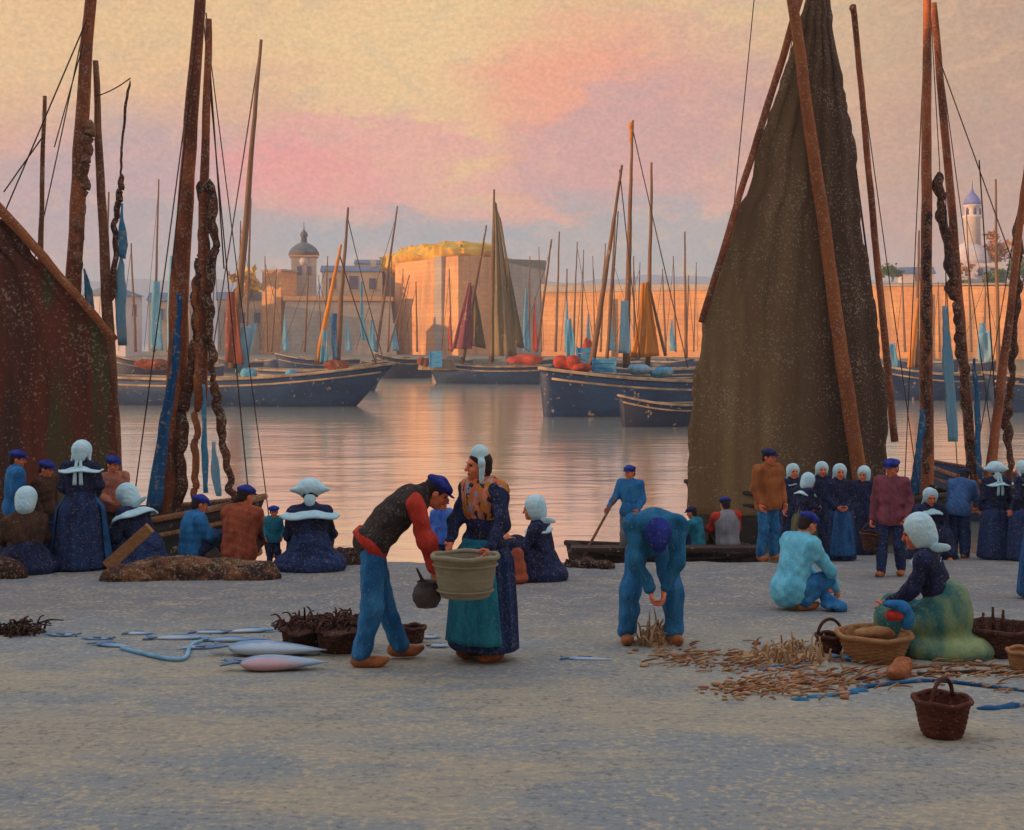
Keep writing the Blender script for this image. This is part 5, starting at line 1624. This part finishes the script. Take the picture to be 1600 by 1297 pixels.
# ---- right group
p = Person('man in brown-orange jacket and dark cap standing at the left of the right-hand crowd', blk(1200, 876), 205, 1.52, pose('stand', face=(-.4, 1, -.1)), .015)
p.top(M_brownjacket, 'jacket', 1.1, hem=.08, seed=34, arm=1.1); p.trousers(M_trouser); p.cap(M_capdark); p.clogs()
p = Person('woman in dark dress with round white cap behind the woman in the olive skirt', blk(1238, 868), 190, 1.58, pose('stand', face=(-.1, 1, 0)), .015, headsc=1.1)
p.top(M_navy2, 'bodice', .98, seed=35); p.skirt(M_navy2, rh=.27, seed=36); p.coiffe('round'); p.collar(M_white, .15, .13, .05)
p = Person('woman in olive skirt with pale collar and cap bent to the right', blk(1256, 876), -60, 1.40, pose('stand', hea=(0, .14, 1.50), nek=(0, .06, 1.38), face=(0, 1, -.35), wrR=(.1, .3, 1.0), wrL=(-.1, .3, 1.0)), .015, headsc=1.14)
p.top(M_navy2, 'bodice', 1.0, seed=37); p.skirt(M_olive, rh=.30, seed=38); p.coiffe('bonnet'); p.collar(M_white, .24, .19)
p = Person('woman with round white cap and dark dress between two others, face to the quay', blk(1283, 866), 185, 1.62, pose('stand'), .015, headsc=1.1)
p.top(M_navy2, 'bodice', .98, seed=39); p.skirt(M_navy2, rh=.26, seed=40); p.coiffe('round')
p = Person('woman in navy with bright blue apron facing the quay, middle of the right-hand crowd', blk(1311, 876), 182, 1.56, pose('stand', wrL=(-.08, .2, .95), wrR=(.08, .2, .95)), .014, headsc=1.1)
p.top(M_navy2, 'bodice', 1.0, seed=41); p.skirt(M_navy, rh=.30, seed=42); p.apron(M_blueskirt, rh=.30, zb=.12, a0=-40, a1=40); p.coiffe('round'); p.clogs()
p = Person('woman with white cap in the shadow of the great sail, left of the plum jacket', blk(1349, 867), 170, 1.52, pose('stand', face=(.4, 1, -.1)), .015, headsc=1.08)
p.top(M_navy2, 'bodice', 1.0, seed=43); p.skirt(M_navy2, rh=.27, seed=44); p.coiffe('bonnet')
p = Person('man in plum jacket and navy cap stepping forward with a bucket', blk(1394, 900), 150, 1.60, pose('stand', face=(.3, 1, -.2), anL=(-.1, -.12, .08), anR=(.12, .14, .08), knR=(.11, .12, .48), wrR=(.26, .1, .80), curl=(1.0,)), .013, headsc=1.05)
p.top(M_plum, 'jacket', 1.08, hem=.12, seed=45, arm=1.1); p.trousers(M_royal if False else M_navy); p.cap(M_cap, big=1.08); p.clogs()
pl_wr = p.W((p.J['wrR'] + A3(0, .02, -.09))[None, :])[0]
p = Person('woman seated in dark dress with white cap and collar, right of the plum jacket', blk(1450, 872), 185, 1.75, pose('sit', pel=(0, 0, .36), che=(0, .02, .66), nek=(0, .04, .84), hea=(0, .08, .98), shL=(-.175, .03, .78), shR=(.175, .03, .78), elL=(-.25, .1, .52), elR=(.25, .1, .52), wrL=(-.1, .3, .45), wrR=(.1, .3, .45), hiL=(-.1, .02, .34), hiR=(.1, .02, .34), knL=(-.14, .36, .40), knR=(.14, .36, .40)), .014, headsc=1.1)
p.top(M_navy2, 'bodice', 1.08, seed=47); p.lapskirt(M_navy2, .40, .36, .5, .14, 48); p.coiffe('round'); p.collar(M_white, .24, .19)
p = Person('man in blue jacket and dark cap stooping to the right in the crowd', blk(1498, 872), -40, 1.58, pose('stand', che=(0, .08, 1.19), nek=(0, .2, 1.34), hea=(0, .30, 1.42), shL=(-.18, .16, 1.29), shR=(.18, .16, 1.29), elL=(-.24, .22, 1.04), elR=(.24, .22, 1.04), wrL=(-.16, .4, .9), wrR=(.16, .4, .9), face=(0, 1, -.4)), .014, headsc=1.05)
p.top(cloth('mid_blue_cloth', lin(52, 84, 128), lin(66, 104, 150), .25), 'jacket', 1.16, hem=.06, seed=49, arm=1.12); p.trousers(M_navy, 1.2); p.cap(M_capdark); p.clogs()
p = Person('woman in navy dress seen from behind, starched cap and collar, near the right edge', blk(1556, 874), 8, 1.58, pose('stand'), .013, headsc=1.15)
p.top(M_navy2, 'bodice', 1.06, seed=50, arm=1.1); p.skirt(M_navy, rh=.33, seed=51); p.coiffe('wide'); p.collar(M_white, .24, .19, .06, tails=True); p.clogs()
p = Person('woman at the very right edge in the crowd, half cut off, white cap and collar', blk(1600, 876), 40, 1.60, pose('stand'), .014, headsc=1.12)
p.top(M_navy2, 'bodice', 1.06, seed=52); p.skirt(M_navy, rh=.32, seed=53); p.coiffe('round'); p.collar(M_white, .22, .18, .06)
p = Person('person in long blue skirt cut off by the right edge, nearer than the crowd', blk(1634, 935), 60, 1.62, pose('stand'), .014, headsc=1.1)
p.top(M_smock, 'bodice', 1.0, seed=54); p.skirt(M_blueskirt, rh=.36, seed=55); p.coiffe('round')

# ------------------------------------------------------------------ things on the quay
def weave(n, rows, amp=.035):
    def f(a, t):
        row = int(t * rows)
        return 1 + amp * math.sin(n * a + math.pi * (row % 2))
    return f
def basket(label, base, rb_, rt_, h, m, handle=True, name='basket', group=None, sx=1.0, sy=1.0, ang=0, hh=None, cat='basket', sticks=0, wv=True):
    r = root(name, base, label, cat, group)
    rows = 14
    prof = [(rb_ * .2, .0), (rb_ * .95, .0)]
    for i in range(rows * 2 + 1):
        t = i / (rows * 2)
        prof.append((rb_ + (rt_ - rb_) * t ** .7, .01 + t * h))
    prof += [(rt_ * .93, h), (rt_ * .9, h * .8), (rb_ * .8, .03)]
    n_ = len(prof)
    g = weave(13, n_ / 2, .028 if wv else .004)
    V, F = lathe(prof, 104, base, g, sx, sy)
    body_ = mk('basket_wall' if wv else 'tub_wall', V, F, m, r)
    rim = [(base[0] + rt_ * 1.01 * sx * math.cos(a), base[1] + rt_ * 1.01 * sy * math.sin(a), base[2] + h + .005 * math.sin(5 * a)) for a in np.linspace(0, 2 * math.pi, 49)]
    mk('rim', *tube(rim, .016 * max(1, rt_ / .2), 8, .12), m, r)
    if handle:
        H_ = hh or h * .55
        q = []
        for a in np.linspace(0, math.pi, 22):
            q.append((base[0] + rt_ * .9 * math.cos(a) * math.cos(R(ang)), base[1] + rt_ * .9 * math.cos(a) * math.sin(R(ang)), base[2] + h * .97 + H_ * math.sin(a)))
        mk('handle', *tube(q, .013, 8, .1), m, r)
    for k in range(sticks):
        a = rnd.random() * 6.28
        rr = rt_ * (.3 + .6 * rnd.random())
        x, y = base[0] + sx * rr * math.cos(a), base[1] + sy * rr * math.sin(a)
        mk('stake', *tube([(x, y, base[2] + h * .3), (x + .04 * (rnd.random() - .5), y, base[2] + h * (1.15 + .5 * rnd.random()))], [.016, .011], 7, .1), m, r)
    return r
b_ = G(724, 1010)
tb = P(727, 932, 9.50)
tub = basket('wide olive tub of dull canvas and wood held before the teal apron', tb, .185, .240, .30, M_tub, False, 'tub', None, 1.0, .8, cat='tub', wv=False)
for k, z in enumerate((.05, .24)):
    rr = .188 + .053 * (z / .30) ** .7
    mk('hoop', *tube([(tb[0] + (rr + .004) * math.cos(a), tb[1] + .8 * (rr + .004) * math.sin(a), tb[2] + z) for a in np.linspace(0, 6.283, 41)], .009, 6), M_tub, tub)
# fish in the tub
def fish(label, c, L, ang, tilt=0.0, m=None, group='fish laid out on the quay', fat=.2, cat='fish', flat=.46):
    ca, sa = math.cos(R(ang)), math.sin(R(ang))
    r = root('fish', c, label, cat, group)
    mm = m or M_fish
    def tw(V):
        V = np.asarray(V, float)
        return np.column_stack([c[0] + V[:, 0] * ca - V[:, 1] * sa, c[1] + V[:, 0] * sa + V[:, 1] * ca, c[2] + V[:, 2]])
    n, sg = 22, 18
    V, F = [], []
    for i in range(n):
        t = i / (n - 1)
        rr = L * fat * .5 * (math.sin(math.pi * min(1, t * 1.02) ** .62) ** .85 if t < .98 else .06) + .004
        for k in range(sg):
            a = 2 * math.pi * k / sg
            V.append(((t - .5) * L * .84 + L * .08, rr * math.cos(a), max(.002, rr * flat * math.sin(a) + L * fat * .5 * flat)))
    for i in range(n - 1):
        for k in range(sg):
            a, b = i * sg + k, i * sg + (k + 1) % sg
            F.append((a, b, b + sg, a + sg))
    F.append(tuple(range(sg))[::-1]); F.append(tuple((n - 1) * sg + k for k in range(sg)))
    mk('fish_body', tw(V), F, mm, r)
    z = L * fat * .27
    tl = [(-.32, 0), (-.5, .13), (-.44, 0), (-.5, -.13)]
    V = [(x * L, y * L, z + s * .006) for s in (1, -1) for x, y in tl]
    Ft = [(0, 1, 2, 3), (7, 6, 5, 4)] + [(i, (i + 1) % 4, 4 + (i + 1) % 4, 4 + i) for i in range(4)]
    mk('tail_fin', tw(V), Ft, M_fin, r, False)
    V = [(x * L, y * L, z + s * .004 + .01) for s in (1, -1) for x, y in [(.1, fat * .42), (-.12, fat * .62), (-.16, fat * .34)]]
    mk('dorsal_fin', tw(V), [(0, 1, 2), (5, 4, 3), (0, 1, 4, 3), (1, 2, 5, 4), (2, 0, 3, 5)], M_fin, r, False)
    mk('eye', tw(lathe([(.1, 0), (.8, .2), (.5, .8), (.05, 1)], 10, (0, 0, 0))[0] * L * .016 + A3(L * .41, L * fat * .06, L * fat * .66 * flat + L * fat * .3 * flat)), lathe([(.1, 0), (.8, .2), (.5, .8), (.05, 1)], 10, (0, 0, 0))[1], M_eye, r)
    return r
def fish_material(name, back, mid, belly):
    m = mat(name, back, mid, 0.05, 40, 0.32, (1, 3, 1), 6, .05, spec=.5)
    t = NT(m.node_tree)
    b = next(n for n in t.n if n.type == 'BSDF_PRINCIPLED')
    src = b.inputs['Base Color'].links[0].from_socket
    gy = t.sep(t.new('ShaderNodeTexCoord').outputs['Generated'])[1]
    gy = t.math('ADD', gy, t.math('MULTIPLY', t.math('SUBTRACT', t.noise(t.new('ShaderNodeTexCoord').outputs['Object'], 12, 3), .5), .35))
    t.l.new(t.mix(t.step(gy, .44, .12), src, belly), b.inputs['Base Color'])
    return m
M_fish = fish_material('silver_blue_fish_skin', lin(96, 148, 192), lin(150, 186, 210), lin(186, 200, 212))
M_fishdk = fish_material('deep_blue_fish_skin', lin(48, 96, 152), lin(96, 150, 190), lin(160, 184, 204))
M_fishpk = fish_material('pink_belly_fish_skin', lin(122, 158, 190), lin(160, 184, 204), lin(206, 164, 164))
M_fin = mat('grey_blue_fin', lin(84, 110, 140), lin(110, 140, 170), 0, 40, .5)
fish('small blue fish next to the dark weed at the far left', G(95, 994), .34, 175, m=M_fishdk)
fish('deep blue fish lying just below the long pale rope', G(172, 1011), .40, -20, m=M_fishdk)
fish('blue fish second from the dark weed', G(152, 1000), .30, 178, m=M_fishdk)
fish('silver fish at the start of the row, left of the long silver one', G(218, 992), .30, 5)
fish('long silver fish in the middle of the row on the left', G(282, 1000), .62, 4, fat=.14)
fish('slim pale fish pointing to the brown baskets', G(396, 988), .58, 14, fat=.13)
fish('grey-blue fish behind the biggest fish', G(366, 1003), .62, 3, m=M_fishdk, fat=.15)
fish('big blue-backed fish beside the pink-bellied one', G(418, 1024), .98, -6, fat=.25, flat=.46)
fish('biggest fish, pink bellied, in front of the brown baskets', G(430, 1047), .80, 4, m=M_fishpk, fat=.30, flat=.46)
fish('short blue fish under the tail of the big blue-backed fish', G(374, 1036), .36, 170, m=M_fishdk)
fish('little pale fish on the ground left of the teal apron, upper one', G(674, 998), .20, 8, fat=.3)
fish('little pale fish on the ground left of the teal apron, lower one', G(686, 1012), .22, -4, fat=.3)
fish('blue fish touching the bend of the pale rope', G(312, 1014), .36, -168, m=M_fishdk)
fish('thin silver fish above the long silver one', G(330, 990), .40, 2, fat=.14)
fish('pale blue fish lying alone left of the stooping man', G(916, 1032), .42, -6, fat=.13)
fish('dark blue fish half under the tan basket', G(1352, 1034), .56, -16, m=M_fishdk, fat=.2)
tag(mk('rope', *tube(interp([gp(*G(190, 1016)[:2], .015), gp(*G(232, 1026)[:2], .015), gp(*G(268, 1033)[:2], .015), gp(*G(290, 1030)[:2], .015), gp(*G(298, 1012)[:2], .015), gp(*G(318, 1004)[:2], .015), gp(*G(345, 1004)[:2], .015)], 50), .017, 8, .1), M_bluerope),
    'pale blue rope curving on the quay below the row of fish', 'rope')

# jug hanging from the man's hand
jb = P(667, 950, 9.55)
rj = root('jug', jb, 'small dark round pot hanging from a cord beside the olive tub', 'pot')
mk('pot_wall', *lathe([(.03, 0), (.075, .01), (.105, .06), (.11, .10), (.095, .15), (.07, .185), (.078, .20), (.066, .20), (.06, .18)], 40, jb), M_iron, rj)
hx = p.W(np.zeros((1, 3)))[0] if False else P(650, 888, 9.6)
mk('cord', *tube(interp([jb + A3(-.065, 0, .19), P(660, 912, 9.58), P(651, 888, 9.6)], 10), .008, 6), M_ropedark, rj)
mk('cord', *tube(interp([jb + A3(.065, 0, .19), P(664, 908, 9.58), P(651, 888, 9.6)], 10), .008, 6), M_ropedark, rj)

# bucket at the plum jacket
basket('brown wooden bucket hanging at the side of the man in the plum jacket', pl_wr - A3(0, 0, .34), .10, .15, .24, M_wicker, True, 'bucket', None, hh=.14, cat='bucket')
# weed and straw
def tangle(label, c, rad, n, m, seed, hz=.12, name='seaweed', cat='seaweed', L=.2, up=0.0):
    g = np.random.default_rng(seed)
    mb = MB()
    mb.add(*lathe([(rad * .2, 0), (rad * 1.25, .0), (rad * 1.1, .02), (rad * .5, .045), (.01, .05)], 20, c - A3(0, 0, .01), lambda a, t: 1 + .2 * math.sin(3 * a) + .12 * math.sin(7 * a + 1)))
    for k in range(n):
        s = c + A3(*(g.normal(size=2) * rad * .5), .02)
        s[2] = float(ground_z(s[0], s[1])) + .01 + up
        dv = A3(*(g.normal(size=2) * L), abs(g.normal()) * hz)
        mb.add(*tube(interp([s, s + dv * .5 + A3(0, 0, .05), s + dv], 6), np.linspace(.012, .005, 6), 5, .1))
    return tag(mb.build(name, m), label, cat)
GBK = 'wicker baskets on the quay'
basket('dark wicker basket with tall handle between pale smock and tan basket', G(1297, 1022), .085, .11, .15, M_wicker, True, group=GBK, hh=.14)
basket('red-brown handled wicker basket alone in the right foreground', G(1472, 1150), .115, .165, .22, M_wickerred, True, group=GBK, hh=.13, ang=48)
basket('brown wicker basket at the left of the pair beside the big fish', G(475, 1012), .15, .17, .17, M_wicker, False, group=GBK, sx=1.1)
basket('brown wicker basket nearest the bending man, right of its pair', G(533, 1018), .16, .18, .20, M_wicker, False, group=GBK, sx=1.1)
basket('low brown basket bristling with stakes at the right edge', G(1562, 1022), .22, .26, .22, M_wicker, False, group=GBK, sx=1.1, sticks=12)
basket('short brown crate-like basket in the right corner below the staked one', G(1600, 1046), .10, .12, .14, M_tanwicker, False, group=GBK)
tb_ = G(1366, 1032)
rt_ = basket('broad shallow tan basket before the woman in the white bonnet', tb_, .19, .27, .21, M_tanwicker, False, group=GBK, sx=1.05)
bundle('orange and white catch heaped in the tan basket', *(0, 0), 1, 1, 1, M_crate, 1) if False else None
f = Field(.012, .03)
for k in range(6):
    f.ell(tb_ + A3((rnd.random() - .5) * .22, (rnd.random() - .5) * .2, .20 + .03 * rnd.random()), (.07, .06, .04))
tag(mk('catch', *f.mesh(wrinkle(.006, 3, 4)), M_tanwicker), 'heap of tan shellfish filling the broad tan basket', 'shellfish')
f = Field(.010, .02)
q = P(1394, 962, 10.0)
f.ell(q, (.055, .05, .045)); f.ell(q + A3(.05, 0, .01), (.04, .05, .05))
tag(mk('crab', *f.mesh(wrinkle(.006, 5, 5)), M_red), 'red crab lying on the catch near the bonneted woman', 'crab')
f = Field(.011, .03)
q = P(1398, 944, 10.02)
f.ell(q, (.09, .07, .035)); f.ell(q + A3(.05, -.02, -.03), (.06, .06, .05)); f.ell(q + A3(.09, 0, -.10), (.06, .06, .10))
tag(mk('cloth', *f.mesh(wrinkle(.010, 2, 5)), M_smock), 'blue cloth draped from the tan basket onto her lap', 'cloth')
f = Field(.012, .03)
q = G(1306, 955)
f.ell(q + A3(-.03, 0, .06), (.11, .12, .05)); f.cap(q + A3(-.1, .1, .14), q + A3(.03, -.04, .04), .05, .07)
tag(mk('cloth', *f.mesh(wrinkle(.012, 2, 6)), M_trouser), 'blue cloth lying in front of the crouching man in the pale smock', 'cloth')
tangle('rough brown kelp spilling over the left one of the paired brown baskets', G(475, 1012) + A3(0, 0, .17), .2, 70, M_wicker, 11, .06, 'kelp', 'seaweed', .09, .17)
tangle('rough brown kelp spilling over the basket nearest the bending man', G(533, 1018) + A3(0, 0, .2), .22, 80, M_wicker, 12, .06, 'kelp', 'seaweed', .09, .2)
# pot on the ground between the two central figures
basket('small brown wicker pot on the ground between the bending man and the teal apron', G(646, 1004), .08, .10, .13, M_wicker, False, group=GBK)
# rust sack
f = Field(.014, .05)
q = G(806, 912)
f.ell(q + A3(0, 0, .16), (.13, .11, .18)); f.ell(q + A3(.02, 0, .34), (.075, .07, .08)); f.ell(q + A3(.0, 0, .06), (.15, .13, .07))
f.ell(q + A3(0, 0, -.3), (1, 1, .295), None, .01, True)
tag(mk('sack', *f.mesh(wrinkle(.012, 1.6, 8)), M_rust), 'rust coloured sack beside the seated woman at the water edge', 'sack')
# net heaps
def heap(label, pts, rz, m, seed, res=.022, name='net_heap', cat='net', rad=.25):
    f = Field(res, .10)
    g = np.random.default_rng(seed)
    for px, row, s in pts:
        q = G(px, row)
        f.ell(q + A3(0, .1, .03), (rad * s * 1.35, rad * s * .8, rz * s))
        f.cap(q + A3(-.2 * s, 0, .04), q + A3(.2 * s, .05, .10 * s), .07 * s, .05 * s)
    o = mk(name, *f.mesh(lambda X, Y, Z: wrinkle(.022, 1.6, seed)(X, Y, Z) + wrinkle(.016, 4.5, seed + 9)(X, Y, Z)), m)
    return tag(o, label, cat)
heap('long heap of brown nets lying in front of the seated figures on the left', [(190, 908, .8), (220, 906, 1.1), (255, 904, 1.3), (290, 904, 1.25), (325, 904, 1.2), (360, 904, 1.1), (392, 906, 1.0)], .17, M_netbrown, 1)
heap('dark brown net heap at the extreme left edge', [(-14, 902, 1.0), (2, 904, .8)], .22, M_netdark, 2)
heap('dark heap of net right of the woman with the winged cap', [(528, 880, .9), (548, 882, .8), (512, 884, .9)], .16, M_netdark, 3)
heap('low scatter of dark net at the water edge beside the punt', [(905, 886, .55), (925, 888, .5), (948, 890, .35)], .06, M_netdark, 4)
a_, b_ = P(166, 886, 15.9), P(232, 826, 15.75)
e_ = unit(np.cross(b_ - a_, A3(0, 1, 0))) * .075
q = [a_ - e_, a_ + e_, b_ + e_ * .9, b_ - e_ * .9]
tag(mk('plank', [*q, *[v + A3(.02, .035, .015) for v in q]], [(0, 1, 2, 3), (7, 6, 5, 4), (0, 4, 5, 1), (1, 5, 6, 2), (2, 6, 7, 3), (3, 7, 4, 0)], M_tanwicker, None, False), 'tan plank slanting up from the brown nets across the navy skirt on the left', 'plank')
tangle('tangle of dark seaweed lying on the quay at the left', G(30, 990), .17, 90, M_netdark, 4, .05, L=.10)
tangle('bunch of pale upright straw standing in the litter by the dark basket', G(1232, 1030), .30, 90, M_strawpale, 5, .09, 'straw_tuft', 'straw', .05)
tangle('small pale heap of straw under the hands of the stooping man', G(1022, 1006), .14, 60, M_strawpale, 6, .12, 'straw_tuft', 'straw', .07)
M_pinkshell = mat('pink_tan_shell', lin(206, 154, 128), lin(184, 128, 104), 0, 30)
# litter
g = np.random.default_rng(21)
mb = MB()
def litter_at(px, row, n, sx_, sy_):
    for _ in range(n):
        a_, b_ = px + g.normal() * sx_, row + g.normal() * sy_
        if b_ < 965: continue
        q = G(a_, b_)
        an = g.normal() * .6
        L = .05 + .10 * g.random()
        if g.random() < .4:
            s_ = .011 + .020 * g.random() ** 2
            mb.add(*lathe([(.2, 0), (.85, .15), (1.0, .5), (.7, .9), (.15, 1.05)], 8, (0, 0, 0)), g.integers(0, 4))
            mb.V[-1] = mb.V[-1] * A3(s_ * (1 + g.random()), s_, s_ * .9) @ np.array([[math.cos(an), math.sin(an), 0], [-math.sin(an), math.cos(an), 0], [0, 0, 1]]) + q
            continue
        dv = A3(math.cos(an) * L, math.sin(an) * L * .8, (g.random() - .2) * .05)
        mb.add(*tube(interp([q + A3(0, 0, .012), q + dv * .5 + A3(0, 0, .02), q + dv + A3(0, 0, .012)], 4), [.006, .008, .007, .004], 5), g.integers(0, 3))
for px, row, n, a_, b_ in ((1060, 1028, 70, 34, 9), (1120, 1034, 60, 34, 9), (1180, 1044, 60, 34, 15), (1150, 1078, 70, 28, 7), (1220, 1074, 90, 36, 8), (1280, 1066, 80, 36, 10), (1340, 1060, 50, 34, 11), (1240, 1034, 60, 26, 9), (1500, 1056, 90, 60, 12)):
    litter_at(px, row, n, a_, b_)
o = mb.build('straw_litter', [M_straw, M_strawpale, M_tanwicker, M_pinkshell])
o['kind'] = 'stuff'; o['label'] = 'scattered orange straw and shell litter on the quay at right'; o['category'] = 'litter'
# ropes at right
def grope(label, pix, rad, m, cat='rope', name='rope'):
    pts = [gp(*G(px, row)[:2], rad * .9) for px, row in pix]
    return tag(mk(name, *tube(interp(pts, 60), rad, 7, .15), m), label, cat)
grope('long dark blue rope snaking to the right edge behind the foreground basket', [(1340, 1078), (1400, 1070), (1460, 1066), (1520, 1072), (1570, 1078), (1640, 1086)], .014, M_deepnet)
grope('brown rope lying behind the long dark blue one', [(1330, 1064), (1400, 1058), (1470, 1054), (1540, 1052), (1640, 1058)], .013, M_ropedark)
grope('thin grey rope close under the staked basket', [(1420, 1046), (1480, 1040), (1560, 1042), (1640, 1050)], .010, M_mastgrey)
grope('blue rope end among the straw litter', [(1186, 1052), (1212, 1044), (1240, 1046), (1262, 1040)], .014, M_bluenet)
def flatnet(label, pix, rad, m, seed):
    f = Field(.014, .04)
    gg = np.random.default_rng(seed)
    for px, row in pix:
        q = G(px, row)
        f.ell(q, (rad * (1 + .4 * gg.random()), rad * .5, .022))
    return tag(mk('net_scrap', *f.mesh(wrinkle(.006, 3, seed)), m), label, 'net')
flatnet('scrap of bright blue net in the straw litter', [(1250, 1094), (1275, 1090), (1300, 1088), (1325, 1084), (1345, 1080)], .07, M_bluenet, 3)
flatnet('scrap of dark blue net on the ground right of the foreground basket', [(1545, 1108), (1570, 1106), (1590, 1104)], .06, M_deepnet, 4)
flatnet('scrap of dark blue net under the edge of the tan basket', [(1310, 1028), (1335, 1030)], .07, M_deepnet, 5)

# ------------------------------------------------------------------ evening air over the harbour
hz_m = bpy.data.materials.new('evening_haze')
hz_m.use_nodes = True
t = NT(hz_m.node_tree)
t.n.clear()
out = t.new('ShaderNodeOutputMaterial')
vol = t.new('ShaderNodeVolumePrincipled')
vol.inputs['Color'].default_value = (0.80, 0.88, 1.0, 1)
vol.inputs['Density'].default_value = 0.0008
vol.inputs['Anisotropy'].default_value = 0.0
t.l.new(vol.outputs[0], out.inputs['Volume'])
o = mk('haze', *box(-480, 520, -24, 1900, -2.6, 62), hz_m, None, False)
o['kind'] = 'stuff'
